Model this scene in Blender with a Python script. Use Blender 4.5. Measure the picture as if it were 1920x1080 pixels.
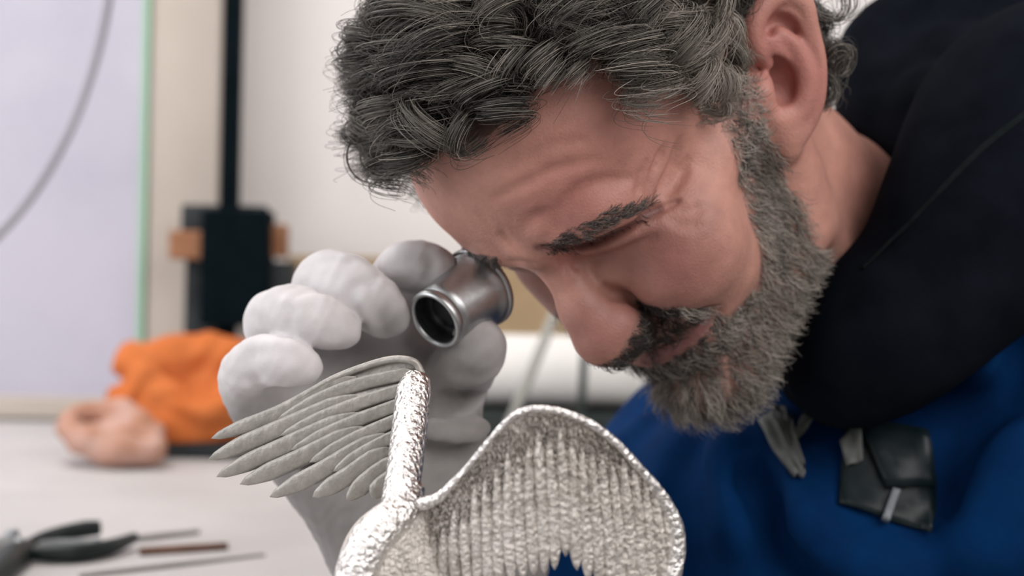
import bpy, math, random
import numpy as np
from mathutils import Vector, Matrix, Quaternion
SC = bpy.context.scene
COL = SC.collection
for _o in list(bpy.data.objects):
    bpy.data.objects.remove(_o)

# ------------------------------------------------------------------ camera, world, lights, exposure
CAM_Z = 1.07
ROLL = math.radians(1.2)
FPX = 2667.0                                   # focal length in pixels of the 1920 wide picture
cam_d = bpy.data.cameras.new('camera')
cam = bpy.data.objects.new('camera', cam_d)
COL.objects.link(cam)
cam_d.sensor_width = 36.0
cam_d.lens = FPX / 1920 * 36.0
cam_d.clip_start = 0.02
cam.location = (0, 0, CAM_Z)
cam.rotation_euler = (Matrix.Rotation(math.pi / 2, 3, 'X') @ Matrix.Rotation(ROLL, 3, 'Z')).to_euler()
cam_d.dof.use_dof = True
cam_d.dof.focus_distance = 0.57
cam_d.dof.aperture_fstop = 6.5
SC.camera = cam

SC.view_settings.view_transform = 'Standard'
SC.view_settings.look = 'None'
SC.view_settings.gamma = 1.0
SC.view_settings.use_curve_mapping = False
SC.view_settings.exposure = 0.0
world = bpy.data.worlds.new('world')
SC.world = world
world.use_nodes = True
world.node_tree.nodes['Background'].inputs[0].default_value = (0.75, 0.8, 0.9, 1)
world.node_tree.nodes['Background'].inputs[1].default_value = 0.12

def area(name, loc, target, sx, sy, power, color):
    l = bpy.data.lights.new(name, 'AREA')
    l.shape = 'RECTANGLE'; l.size = sx; l.size_y = sy; l.energy = power; l.color = color
    o = bpy.data.objects.new(name, l); COL.objects.link(o)
    o.location = loc
    o.rotation_euler = (Vector(target) - Vector(loc)).to_track_quat('-Z', 'Y').to_euler()
    o['kind'] = 'helper'
    return o
area('overhead_light', (-0.85, 1.5, 2.55), (-0.5, 1.6, 0.9), 1.4, 0.6, 23, (1.0, 0.95, 0.92))
area('overhead_light', (1.1, -0.75, 2.1), (0.25, 0.7, 1.05), 1.8, 1.2, 34, (1.0, 0.955, 0.935))  # added front-right fill for face, ear and neck, hanging below the ceiling
area('left_fill', (-2.3, 0.0, 1.75), (0.0, 0.75, 1.1), 1.5, 1.5, 34, (0.95, 0.96, 1.0))  # added fill from the left for forehead and hand; no window is built

# ------------------------------------------------------------------ coordinates
CW = cam.rotation_euler.to_matrix()            # columns: right, up, backward
CWn = np.array(CW)
CAMP = np.array([0, 0, CAM_Z])
def P(px, py, d):
    """a world point from an image pixel position and a distance along the view axis (metres)"""
    return CAMP + CWn @ np.array([(px - 960) / FPX * d, -(py - 540) / FPX * d, -d])  # px, py are pixel positions taken from the image
def to_px(p):
    q = CWn.T @ (np.asarray(p) - CAMP)
    return 960 + FPX * q[0] / -q[2], 540 - FPX * q[1] / -q[2], -q[2]

# head frame (millimetres): +x his right, +y the way he faces, +z up his head; origin between the ears
HR = np.array([[-0.675, -0.351, -0.649], [0.123, 0.814, -0.568], [0.728, -0.463, -0.506]])
u_, _, v_ = np.linalg.svd(HR); HR = u_ @ v_
_a = math.radians(2.5)                         # a little more of the face turned to the viewer
HR = HR @ np.array([[math.cos(_a), -math.sin(_a), 0], [math.sin(_a), math.cos(_a), 0], [0, 0, 1]])
HT = np.array([0.0607, -0.0774, 0.697])
FLIP = np.diag([1.0, -1.0, -1.0])
HW = CWn @ FLIP @ HR                           # head mm axes -> world axes
HO = CAMP + CWn @ FLIP @ HT
def H(p):                                      # head mm -> world m
    return HO + (np.asarray(p, float) / 1000.0) @ HW.T
def Hinv(w):
    return ((np.asarray(w, float) - HO) @ HW) * 1000.0
CAM_H = Hinv(CAMP)

# ------------------------------------------------------------------ distance-field sculpting
class Field:
    def __init__(s, lo, hi, h):
        s.lo = np.array(lo, float); s.h = float(h)
        s.n = np.ceil((np.array(hi) - s.lo) / h).astype(int) + 1
        s.F = np.full(s.n, 1e3 * h, np.float32)
    def box(s, lo, hi):
        a = np.clip(np.floor((np.array(lo) - s.lo) / s.h).astype(int), 0, s.n)
        b = np.clip(np.ceil((np.array(hi) - s.lo) / s.h).astype(int) + 1, 0, s.n)
        if np.any(b <= a): return None, None, None, None
        g = [(s.lo[i] + s.h * np.arange(a[i], b[i])).astype(np.float32) for i in range(3)]
        return (slice(a[0], b[0]), slice(a[1], b[1]), slice(a[2], b[2])), g[0][:, None, None], g[1][None, :, None], g[2][None, None, :]
    def comb(s, sl, d, k, mode):
        A = s.F[sl]
        if mode == 'sub':
            d = -d; 
            hh = np.maximum(k - np.abs(A - d), 0) / k if k > 0 else 0
            s.F[sl] = np.maximum(A, d) + hh * hh * k * 0.25
        else:
            hh = np.maximum(k - np.abs(A - d), 0) / k if k > 0 else 0
            s.F[sl] = np.minimum(A, d) - hh * hh * k * 0.25
    def ell(s, c, r, k=0, rot=None, mode='add'):
        c = np.array(c, float); r = np.array(r, float) if np.ndim(r) else np.array([r] * 3, float)
        m = r.max() + k + 6 * s.h
        if rot is None: lo, hi = c - r - k - 6 * s.h, c + r + k + 6 * s.h
        else: lo, hi = c - m, c + m
        sl, X, Y, Z = s.box(lo, hi)
        if sl is None: return
        X = X - c[0]; Y = Y - c[1]; Z = Z - c[2]
        if rot is not None:
            R = np.array(rot, np.float32)      # columns: local axes
            X, Y, Z = (R[0, i] * X + R[1, i] * Y + R[2, i] * Z for i in range(3))
        k0 = np.sqrt((X / r[0]) ** 2 + (Y / r[1]) ** 2 + (Z / r[2]) ** 2)
        k1 = np.sqrt((X / r[0] ** 2) ** 2 + (Y / r[1] ** 2) ** 2 + (Z / r[2] ** 2) ** 2)
        s.comb(sl, (k0 * (k0 - 1) / np.maximum(k1, 1e-9)).astype(np.float32), k, mode)
    def cone(s, a, b, ra, rb, k=0, mode='add'):
        a = np.array(a, float); b = np.array(b, float); R = max(ra, rb) + k + 6 * s.h
        sl, X, Y, Z = s.box(np.minimum(a, b) - R, np.maximum(a, b) + R)
        if sl is None: return
        s.comb(sl, s._cone(X, Y, Z, a, b, ra, rb), k, mode)
    def _cone(s, X, Y, Z, a, b, ra, rb):
        ba = b - a; L = ba @ ba + 1e-12
        t = np.clip(((X - a[0]) * ba[0] + (Y - a[1]) * ba[1] + (Z - a[2]) * ba[2]) / L, 0, 1)
        d = np.sqrt((X - a[0] - t * ba[0]) ** 2 + (Y - a[1] - t * ba[1]) ** 2 + (Z - a[2] - t * ba[2]) ** 2)
        return (d - (ra + (rb - ra) * t)).astype(np.float32)
    def tube(s, pts, rs, k=0, mode='add', kin=None):
        """polyline of round cones joined first, then blended in as one"""
        pts = [np.array(p, float) for p in pts]
        rs = list(rs) if np.ndim(rs) else [rs] * len(pts)
        M = max(rs) + k + 6 * s.h
        sl, X, Y, Z = s.box(np.min(pts, 0) - M, np.max(pts, 0) + M)
        if sl is None: return
        D = None
        for i in range(len(pts) - 1):
            d = s._cone(X, Y, Z, pts[i], pts[i + 1], rs[i], rs[i + 1])
            if D is None: D = d
            elif kin:
                hh = np.maximum(kin - np.abs(D - d), 0) / kin
                D = np.minimum(D, d) - hh * hh * kin * 0.25
            else: D = np.minimum(D, d)
        s.comb(sl, D, k, mode)
    def sample(s, p):
        q = (np.asarray(p, float) - s.lo) / s.h
        q = np.clip(q, 0, s.n - 1.001); i = q.astype(int); f = q - i
        out = 0
        for dx in (0, 1):
            for dy in (0, 1):
                for dz in (0, 1):
                    w = np.abs(1 - dx - f[..., 0]) * np.abs(1 - dy - f[..., 1]) * np.abs(1 - dz - f[..., 2])
                    out = out + w * s.F[i[..., 0] + dx, i[..., 1] + dy, i[..., 2] + dz]
        return out
    def grad(s, p):
        p = np.asarray(p, float); e = s.h * 1.5
        g = np.stack([s.sample(p + np.eye(3)[i] * e) - s.sample(p - np.eye(3)[i] * e) for i in range(3)], -1)
        return g / np.maximum(np.linalg.norm(g, axis=-1, keepdims=True), 1e-9)
    def smooth(s, n=1):
        for _ in range(n):
            for ax in range(3):
                F = s.F; A = np.moveaxis(F, ax, 0)
                B = A.copy(); B[1:-1] = 0.25 * A[:-2] + 0.5 * A[1:-1] + 0.25 * A[2:]
                s.F = np.moveaxis(B, 0, ax)
    def net(s):
        F = s.F; S = F < 0
        c = np.zeros(np.array(F.shape) - 1, np.uint8)
        O = [(x, y, z) for x in (0, 1) for y in (0, 1) for z in (0, 1)]
        nx, ny, nz = F.shape
        for x, y, z in O: c += S[x:nx - 1 + x, y:ny - 1 + y, z:nz - 1 + z]
        act = (c > 0) & (c < 8)
        idx = np.argwhere(act)
        acc = np.zeros((len(idx), 3)); cnt = np.zeros(len(idx))
        for a in O:
            for ax in range(3):
                if a[ax]: continue
                b = list(a); b[ax] = 1
                va = F[idx[:, 0] + a[0], idx[:, 1] + a[1], idx[:, 2] + a[2]].astype(float)
                vb = F[idx[:, 0] + b[0], idx[:, 1] + b[1], idx[:, 2] + b[2]].astype(float)
                m = (va < 0) != (vb < 0)
                t = np.where(m, va / np.where(m, va - vb, 1), 0)
                p = np.array(a, float)[None].repeat(len(idx), 0); p[:, ax] += t
                acc += p * m[:, None]; cnt += m
        V = s.lo + (idx + acc / cnt[:, None]) * s.h
        ID = np.full(c.shape, -1, np.int32); ID[act] = np.arange(len(idx))
        Q = []
        for ax in range(3):
            o = [i for i in range(3) if i != ax]
            A = np.moveaxis(S, ax, 0); e = A[:-1] != A[1:]
            e[:, 0, :] = False; e[:, -1, :] = False; e[:, :, 0] = False; e[:, :, -1] = False
            w = np.argwhere(e); inside = A[:-1][e]
            I = np.moveaxis(ID, ax, 0)
            q = np.stack([I[w[:, 0], w[:, 1] - 1, w[:, 2] - 1], I[w[:, 0], w[:, 1], w[:, 2] - 1], I[w[:, 0], w[:, 1], w[:, 2]], I[w[:, 0], w[:, 1] - 1, w[:, 2]]], 1)
            fl = inside if ax != 1 else ~inside
            q[~fl] = q[~fl][:, ::-1]
            Q.append(q)
        return V, np.concatenate(Q)

def mesh_from(name, V, Q, smooth=True):
    """fast mesh from numpy verts and equal-size faces"""
    V = np.asarray(V, np.float32); Q = np.asarray(Q, np.int32)
    me = bpy.data.meshes.new(name)
    me.vertices.add(len(V)); me.vertices.foreach_set('co', V.ravel())
    k = Q.shape[1]
    me.loops.add(Q.size); me.loops.foreach_set('vertex_index', Q.ravel())
    me.polygons.add(len(Q)); me.polygons.foreach_set('loop_start', np.arange(0, Q.size, k, dtype=np.int32))
    me.polygons.foreach_set('loop_total', np.full(len(Q), k, np.int32))
    me.polygons.foreach_set('use_smooth', np.full(len(Q), smooth))
    me.update(); me.validate()
    return me
def link(name, me, mat=None, parent=None, label=None, cat=None, group=None, kind=None):
    o = bpy.data.objects.new(name, me); COL.objects.link(o)
    if mat is not None: me.materials.append(mat)
    if parent is not None:
        o.parent = parent
        o.matrix_parent_inverse = parent.matrix_world.inverted()
    tag(o, label, cat, group, kind)
    return o
def tag(o, label=None, cat=None, group=None, kind=None):
    if label: o['label'] = label
    if cat: o['category'] = cat
    if group: o['group'] = group
    if kind: o['kind'] = kind
def empty(name, loc, label, cat, group=None):
    o = bpy.data.objects.new(name, None); COL.objects.link(o); o.location = loc
    o.empty_display_size = 0.02
    bpy.context.view_layer.update()
    o.matrix_world = Matrix.Translation(Vector(loc))
    tag(o, label, cat, group)
    return o
def vcol(me, name, arr):
    a = me.color_attributes.new(name, 'FLOAT_COLOR', 'POINT')
    A = np.ones((len(arr), 4), np.float32); A[:, :arr.shape[1]] = arr
    a.data.foreach_set('color', A.ravel())
def bspline(pts, n=8):
    """Catmull-Rom through points"""
    p = np.array(pts, float); p = np.vstack([2 * p[0] - p[1], p, 2 * p[-1] - p[-2]])
    out = []
    for i in range(1, len(p) - 2):
        for t in np.linspace(0, 1, n, endpoint=False):
            out.append(0.5 * (2 * p[i] + (p[i + 1] - p[i - 1]) * t + (2 * p[i - 1] - 5 * p[i] + 4 * p[i + 1] - p[i + 2]) * t * t + (3 * p[i] - p[i - 1] - 3 * p[i + 1] + p[i + 2]) * t ** 3))
    out.append(p[-2])
    return np.array(out)
def sweep(path, radii, nseg=16, cap=True):
    """tube verts and quads along a path; radii scalar, list or (list, list) for an oval section"""
    path = np.array(path, float); n = len(path)
    ra = np.broadcast_to(np.array(radii, float), (n,)).copy()
    T = np.gradient(path, axis=0); T /= np.linalg.norm(T, axis=1, keepdims=True) + 1e-12
    u = np.cross(T[0], [0.31, 0.2, 0.93]); u /= np.linalg.norm(u)
    V = []
    for i in range(n):
        u = u - T[i] * (u @ T[i]); u /= np.linalg.norm(u) + 1e-12
        w = np.cross(T[i], u)
        a = np.linspace(0, 2 * math.pi, nseg, endpoint=False)
        V.append(path[i] + ra[i] * (np.cos(a)[:, None] * u + np.sin(a)[:, None] * w))
    V = np.concatenate(V)
    F = []
    for i in range(n - 1):
        for j in range(nseg):
            k = (j + 1) % nseg
            F.append((i * nseg + j, i * nseg + k, (i + 1) * nseg + k, (i + 1) * nseg + j))
    F = [list(f) for f in F]
    if cap:
        for i, rev in ((0, True), (n - 1, False)):
            c = len(V); V = np.vstack([V, path[i]])
            for j in range(nseg):
                k = (j + 1) % nseg
                a, b = i * nseg + j, i * nseg + k
                F.append([c, b, a, c] if rev else [c, a, b, c])
    return V, F
def pyobj(name, V, F, mat, parent=None, smooth=True, **kw):
    me = bpy.data.meshes.new(name)
    F = [[f[i] for i in range(len(f)) if i == 0 or f[i] not in f[:i]] for f in F]
    me.from_pydata([tuple(map(float, v)) for v in V], [], F); me.update()
    me.polygons.foreach_set('use_smooth', [smooth] * len(me.polygons))
    return link(name, me, mat, parent, **kw)
def bevel_box(c, s, r=0.004, M=None, seg=3):
    """verts and faces of a rounded box, centre c, full sizes s, optional 3x3 axes"""
    import bmesh
    bm = bmesh.new(); bmesh.ops.create_cube(bm, size=1)
    for v in bm.verts: v.co = Vector((v.co.x * s[0], v.co.y * s[1], v.co.z * s[2]))
    if r > 0: bmesh.ops.bevel(bm, geom=bm.edges[:], offset=r, segments=seg, affect='EDGES', profile=0.5)
    bm.verts.index_update()
    V = np.array([v.co[:] for v in bm.verts]); F = [[v.index for v in f.verts] for f in bm.faces]; bm.free()
    if M is not None: V = V @ np.array(M).T
    return V + np.array(c), F
def join(parts):
    V = []; F = []; n = 0
    for v, f in parts:
        V.append(np.asarray(v)); F += [[i + n for i in q] for q in f]; n += len(v)
    return np.concatenate(V), F

# ------------------------------------------------------------------ materials
def material(name, color=(0.5, 0.5, 0.5), rough=0.6, metal=0.0, spec=0.5, sheen=0.0):
    m = bpy.data.materials.new(name); m.use_nodes = True
    b = m.node_tree.nodes['Principled BSDF']
    b.inputs['Base Color'].default_value = (*color, 1); b.inputs['Roughness'].default_value = rough
    b.inputs['Metallic'].default_value = metal; b.inputs['Specular IOR Level'].default_value = spec
    if sheen: b.inputs['Sheen Weight'].default_value = sheen
    return m
class N:
    """tiny node helper"""
    def __init__(s, m): s.t = m.node_tree; s.b = s.t.nodes['Principled BSDF']
    def new(s, typ, **kw):
        n = s.t.nodes.new(typ)
        for k, v in kw.items(): setattr(n, k, v)
        return n
    def l(s, a, b): s.t.links.new(a, b)
    def coord(s, scale=(1, 1, 1), rot=(0, 0, 0)):
        c = s.new('ShaderNodeTexCoord'); mp = s.new('ShaderNodeMapping')
        mp.inputs['Scale'].default_value = scale; mp.inputs['Rotation'].default_value = rot
        s.l(c.outputs['Object'], mp.inputs['Vector']); return mp.outputs['Vector']
    def noise(s, vec, scale=5, detail=3, rough=0.5, dist=0):
        n = s.new('ShaderNodeTexNoise'); n.inputs['Scale'].default_value = scale; n.inputs['Detail'].default_value = detail
        n.inputs['Roughness'].default_value = rough; n.inputs['Distortion'].default_value = dist
        s.l(vec, n.inputs['Vector']); return n.outputs['Fac']
    def voro(s, vec, scale=5, feature='F1'):
        n = s.new('ShaderNodeTexVoronoi'); n.inputs['Scale'].default_value = scale; n.feature = feature
        s.l(vec, n.inputs['Vector']); return n.outputs['Distance']
    def ramp(s, fac, stops):
        r = s.new('ShaderNodeValToRGB'); e = r.color_ramp.elements
        while len(e) < len(stops): e.new(0.5)
        for i, (p, c) in enumerate(stops):
            e[i].position = p; e[i].color = (*c, 1) if np.ndim(c) else (c, c, c, 1)
        s.l(fac, r.inputs['Fac']); return r.outputs['Color']
    def mix(s, fac, a, b, blend='MIX'):
        n = s.new('ShaderNodeMix', data_type='RGBA', blend_type=blend)
        for sock, v in ((n.inputs[0], fac), (n.inputs[6], a), (n.inputs[7], b)):
            if hasattr(v, 'is_output'): s.l(v, sock)
            elif np.ndim(v): sock.default_value = (*v, 1)
            else: sock.default_value = v
        return n.outputs[2]
    def math(s, op, a, b):
        n = s.new('ShaderNodeMath', operation=op)
        for sock, v in ((n.inputs[0], a), (n.inputs[1], b)):
            if hasattr(v, 'is_output'): s.l(v, sock)
            else: sock.default_value = v
        return n.outputs[0]
    def bump(s, height, strength=0.3, dist=0.001, normal=None):
        n = s.new('ShaderNodeBump'); n.inputs['Strength'].default_value = strength; n.inputs['Distance'].default_value = dist
        s.l(height, n.inputs['Height'])
        if normal is not None: s.l(normal, n.inputs['Normal'])
        s.l(n.outputs['Normal'], s.b.inputs['Normal']); return n.outputs['Normal']
    def attr(s, name):
        n = s.new('ShaderNodeVertexColor'); n.layer_name = name; return n.outputs['Color']
    def color(s, c): s.l(c, s.b.inputs['Base Color'])
def noisy(name, c1, c2, scale=20, rough=0.6, metal=0, spec=0.4, bump=0.0, bdist=0.001, bscale=None, sheen=0, stretch=(1, 1, 1)):
    m = material(name, c1, rough, metal, spec, sheen); n = N(m)
    v = n.coord(stretch); f = n.noise(v, scale, 4)
    n.color(n.ramp(f, [(0.35, c1), (0.65, c2)]))
    if bump: n.bump(n.noise(v, bscale or scale * 6, 4), bump, bdist)
    return m
M = {}
# ------------------------------------------------------------------ the man's head and neck (head millimetres)
HF = Field((-108, -150, -262), (108, 150, 150), 1.15)
def S2(fn, c, *a, **k):                        # the same on both sides
    fn(c, *a, **k); fn((-c[0], c[1], c[2]), *a, **k)
def T2(pts, rs, k=0, **kw):
    HF.tube(pts, rs, k, **kw); HF.tube([(-x, y, z) for x, y, z in pts], rs, k, **kw)
F_ = HF
F_.ell((0, -2, 46), (76, 97, 84))
F_.ell((4, 36, 52), (66, 67, 54), 14)
F_.ell((0, 36, -30), (57, 56, 66), 18)
# neck, upper chest
neck_c = [(0, -22, -30), (6, -34, -95), (10, -50, -170), (10, -75, -262)]
F_.tube(neck_c, [60, 57, 63, 100], 16, kin=20)
T2([(-58, -8, -22), (-42, 2, -110), (-12, -2, -170)], [13, 12, 12], 14)
# jaw and cheekbones
T2([(58, 0, -8), (54, 0, -54), (50, 17, -79), (15, 80, -97)], [13, 13, 13, 13], 18)
F_.ell((0, 84, -97), (24, 17, 15), 12)
T2([(44, 66, -6), (58, 40, -2), (66, 8, 0)], [12, 11, 8], 16)
S2(F_.ell, (33, 62, -30), (26, 25, 32), 12)
F_.ell((-3, 79, -52), (33, 23, 24), 14)
# brow and sockets
S2(F_.ell, (31, 97, 14), (17, 14, 12), 12, mode='sub')
T2([(46, 68, 30), (36, 82, 35), (18, 91, 33), (0, 93, 32)], [9, 9, 9, 8], 10)
S2(F_.ell, (31, 74, 15), (16, 14, 14), 6)
# nose
F_.tube([(0, 84, 27), (-1, 94, 14), (-4, 105, -4), (-6, 111, -17)], [9, 8.5, 10.5, 13], 9, kin=6)
F_.ell((-7, 110, -20), (13.5, 13.5, 13.5), 6)
F_.ell((-14, 102, -22), (8.5, 12, 9.5), 5)
F_.ell((7, 102, -21), (8, 11, 9), 5)
F_.smooth(3)

def ray(px, py, lift=0.0, fld=None):
    """the point of the head surface met by the camera ray through an image pixel (head mm)"""
    d = Hinv(P(px, py, 1.0)) - CAM_H; d /= np.linalg.norm(d)
    t = np.arange(430, 900, 0.4)
    p = CAM_H + t[:, None] * d
    inb = np.all((p > HF.lo + 2) & (p < HF.lo + (HF.n - 2) * HF.h), 1)
    v = np.where(inb, HF.sample(p), 1e3)
    w = np.where(v < 0)[0]
    if len(w) == 0:
        i = int(np.argmin(v)); q = p[i]
    else: q = p[w[0]]
    if lift: q = q + HF.grad(q) * lift
    return q
def rays(pts, lift=0.0, n=6):
    return np.array([ray(x, y, lift) for x, y in (bspline(pts, n) if n else pts)])
def crease(pts, r=1.6, depth=1.2, k=2.5, ends=True):
    q = rays(pts, r - depth)
    n = len(q); rs = np.full(n, r)
    if ends:
        e = np.minimum(np.arange(n), np.arange(n)[::-1]) / max(1, n * 0.3); rs = r * np.clip(0.25 + e, 0, 1)
    HF.tube(q, list(rs), k, mode='sub')
def fold(pts, r=4.0, out=1.5, k=6, ends=True):
    q = rays(pts, out - r)
    n = len(q); rs = np.full(n, r)
    if ends:
        e = np.minimum(np.arange(n), np.arange(n)[::-1]) / max(1, n * 0.35); rs = r * np.clip(0.45 + e, 0, 1)
    HF.tube(q, list(rs), k)
def bump(px, py, r, out, k=10):
    q = ray(px, py, out - r); HF.ell(q, r, k)

# squinting face: cheek pushed up, lids shut, folds and creases
bump(1255, 480, 24, 5.5, 16)
bump(1150, 500, 12, 2.5, 10)
bump(1340, 480, 22, 2, 16)
fold([(1085, 425), (1140, 400), (1200, 378)], 7, 3.0, 8)          # brow pushed down
fold([(1090, 448), (1140, 425), (1200, 400), (1240, 388)], 4, 1.6, 4)
fold([(1075, 478), (1140, 462), (1210, 430)], 5, 2.2, 5)          # lower lid bag
fold([(960, 455), (985, 478), (1005, 492)], 6, 2.0, 7)
fold([(1000, 425), (1025, 450), (1050, 462)], 6, 2.0, 7)
crease([(1015, 464), (1070, 466), (1120, 450), (1180, 424), (1235, 393), (1272, 376)], 2.7, 4.2, 3)
crease([(1060, 492), (1110, 488), (1170, 470), (1225, 445)], 1.8, 1.2, 4)
crease([(1045, 470), (1058, 490), (1062, 512)], 1.8, 1.6, 3)
crease([(1070, 470), (1078, 492), (1085, 508)], 1.7, 1.4, 3)
for q in ([(1197, 372), (1203, 345), (1212, 305)], [(1213, 372), (1222, 340), (1236, 300), (1245, 275)], [(1229, 374), (1250, 335), (1266, 295), (1275, 262)], [(1249, 368), (1270, 338), (1288, 300)]):
    crease(q, 2.3, 2.1, 3.2)
for q in ([(1262, 398), (1295, 396), (1322, 388)], [(1255, 412), (1285, 420), (1312, 420)]): crease(q, 1.8, .7, 4)
for q in ([(1046, 392), (1075, 362), (1110, 344), (1180, 334)], [(930, 372), (985, 345), (1040, 318), (1120, 300)], [(905, 330), (960, 302), (1030, 275), (1090, 262)], [(985, 432), (1000, 410), (1020, 395)]):
    crease(q, 1.8, .6, 4)
crease([(940, 430), (955, 452), (975, 470)], 1.6, .9, 3.5)
crease([(958, 492), (985, 495), (1005, 500)], 1.6, .8, 3.5)
# nose wing and the fold from nose to mouth
bump(1168, 588, 10, 1.6, 7)
bump(1146, 528, 8, 1.5, 8)
crease([(1138, 540), (1160, 552), (1185, 562), (1198, 576)], 1.8, .9, 5)
crease([(1190, 566), (1235, 574), (1290, 578), (1335, 590), (1350, 620)], 2.8, 2.2, 6)
bump(1225, 545, 11, 3.0, 9)
bump(1290, 548, 14, 3.0, 12)
# lips
fold([(1210, 680), (1252, 663), (1296, 634), (1324, 602)], 3.6, 2.4, 3.5)
fold([(1192, 642), (1235, 618), (1280, 592), (1318, 578)], 4.5, 1.8, 5)
crease([(1192, 668), (1238, 647), (1284, 615), (1326, 590)], 2.0, 2.6, 2)
crease([(1215, 712), (1265, 700), (1305, 668)], 3, 1.5, 5)


# ear
E_n = np.array([-0.86, 0.49, 0.10]); E_n /= np.linalg.norm(E_n)
E_o = np.array([-77.0, -8, 0])
def ear(px, py, h=0.0):
    d = Hinv(P(px, py, 1.0)) - CAM_H
    t = ((E_o - CAM_H) @ E_n) / (d @ E_n)
    return CAM_H + d * t + E_n * h
def eart(pts, rs, k, mode='add', n=5):
    q = bspline([ear(*p) for p in pts], n)
    if np.ndim(rs): rs = np.interp(np.linspace(0, 1, len(q)), np.linspace(0, 1, len(rs)), rs)
    else: rs = np.full(len(q), rs)
    HF.tube(q, list(rs), k, mode, kin=2)
# plate of the ear
eart([(1432, 60, -4), (1452, 110, -5), (1470, 170, -5), (1470, 225, -4)], [9, 11, 10, 8], 3)
eart([(1470, 20, -3), (1497, 75, -3), (1508, 140, -3), (1500, 205, -3), (1485, 250, -3)], [8, 9, 8.5, 8, 7], 4)
eart([(1470, 235, -3), (1476, 262, -3), (1480, 280, -3)], [9, 8, 6.5], 5)                     # lobe
# concha and the hollow under the rim
HF.ell(ear(1452, 150, 3), (8, 9.5, 14), 3, mode='sub')
HF.ell(ear(1448, 168, 0), (6, 8, 8), 3, mode='sub')
eart([(1434, 50, 3), (1462, 45, 4), (1484, 75, 4), (1500, 130, 4)], [4, 4, 3.5, 2.5], 2, 'sub')
# rim, inner fold, tragus
eart([(1438, 118, 0), (1415, 90, 2), (1408, 55, 2), (1425, 15, 2), (1458, -10, 2), (1495, 5, 3), (1508, 55, 3.5), (1523, 115, 3.5), (1525, 175, 3), (1515, 220, 2), (1496, 258, 1)], [3, 3.5, 4, 4.2, 4.4, 4.6, 4.4, 4.0, 3.6, 3.4, 3.5], 1.8)
eart([(1455, 62, 2), (1480, 85, 3), (1498, 125, 4), (1502, 165, 4), (1492, 205, 3), (1472, 222, 2)], [3, 3.5, 4, 4, 4, 3.5], 2.5)
eart([(1430, 150, 0), (1424, 175, 2), (1428, 195, 2)], [3.5, 5.0, 4], 3.5)
eart([(1430, 200, 1), (1448, 222, 1.5), (1470, 224, 1.5)], [4, 3.2, 3.5], 3)
# tendons of the neck
V, Q = HF.net()
HEADV = V
def theta_z(p):
    p = np.atleast_2d(p); return np.degrees(np.arctan2(np.abs(p[:, 0]), p[:, 1] - 8)), p[:, 2]
def inpoly(x, y, poly):
    x = np.asarray(x); y = np.asarray(y); r = np.zeros(x.shape, bool)
    n = len(poly)
    for i in range(n):
        x0, y0 = poly[i]; x1, y1 = poly[i - 1]
        c = ((y0 > y) != (y1 > y)) & (x < (x1 - x0) * (y - y0) / (y1 - y0 + 1e-12) + x0)
        r ^= c
    return r
vt, vz = theta_z(V)
# skin colour: ruddy nose, cheeks, ear and lids, redder lips
def blob(c, r, w=None):
    return np.exp(-np.sum(((V - c) / r) ** 2, 1))
red = 0.7 * blob(ray(1250, 500), 22) + 0.45 * blob(ray(1120, 630), 16) + .3 * blob(ray(1180, 590), 10) + 0.4 * blob(ray(1170, 250), 40) + .5 * blob(ray(1060, 390), 20)
cheek_dim = blob(ray(1250, 500), 30) + blob(ray(1120, 620), 22) + .8 * blob(ray(1170, 490), 18)
red = red + 1.0 * blob(ear(1480, 120), (18, 24, 44)) + .8 * blob(ray(1070, 480), 9) + .3 * blob(ray(1620, 330), 30)
lipm = np.zeros(len(V))
for q in rays([(1210, 680), (1252, 663), (1296, 634), (1324, 602)], 0, 4): lipm = np.maximum(lipm, np.exp(-np.sum(((V - q) / 4.2) ** 2, 1)))
base = np.array([0.55, 0.30, 0.245]); ruddy = np.array([0.43, 0.18, 0.16]); lipc = np.array([0.21, 0.06, 0.065])
c = base + (ruddy - base) * np.clip(red, 0, 1)[:, None]
c = c * (1 - .33 * np.clip(cheek_dim, 0, 1))[:, None]  # cheeks and nose darkened in the tone to offset the light on them
c = c + (lipc - c) * np.clip(lipm * 1.1, 0, .95)[:, None]

# beard and scalp regions, the same on both sides of the head
b_pts = [(1338, 175), (1348, 225), (1372, 290), (1388, 345), (1402, 405), (1424, 470), (1422, 525), (1396, 560), (1365, 588), (1330, 584), (1280, 572), (1215, 570), (1192, 600), (1172, 640), (1160, 662)]
bt, bz = theta_z(np.array([ray(x, y) for x, y in b_pts]))
back = [ray(x, y) for x, y in [(1408, 140), (1414, 190), (1440, 260), (1466, 300), (1492, 370), (1520, 450), (1538, 540)]]
kt, kz = theta_z(np.array(back))
beard_poly = [(0, bz[-1])] + [(0, -132)] + [(40, -132), (70, -126), (92, -104)] + list(zip(kt[::-1], kz[::-1])) + list(zip(bt, bz))
beard_in = inpoly(vt, vz, beard_poly)
sh = beard_in.astype(float)
c = c * (1 - 0.35 * sh[:, None]) + np.array([.13, .115, .105]) * 0.35 * sh[:, None]
h_pts = [(778, 290), (850, 272), (920, 252), (955, 212), (1040, 138), (1090, 88), (1190, 72), (1240, 108), (1290, 178), (1345, 232), (1392, 285)]
ht, hz = theta_z(np.array([ray(x, y) for x, y in h_pts]))
o_ = np.argsort(ht)
def hairline(t):
    z = np.interp(t, ht[o_], hz[o_])
    te = ht[o_][-1]
    return np.where(t > te + 4, np.interp(t, [te + 4, 100, 104, 120, 180], [18, 20, -8, -42, -55]), z)
def on_ear(p):
    return ((p - E_o) @ E_n > -7) & (np.abs(p[:, 2] + 2) < 50) & (p[:, 1] < 7) & (p[:, 0] < 0)
scalp_in = (vz > hairline(vt)) & ~on_ear(V)
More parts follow.
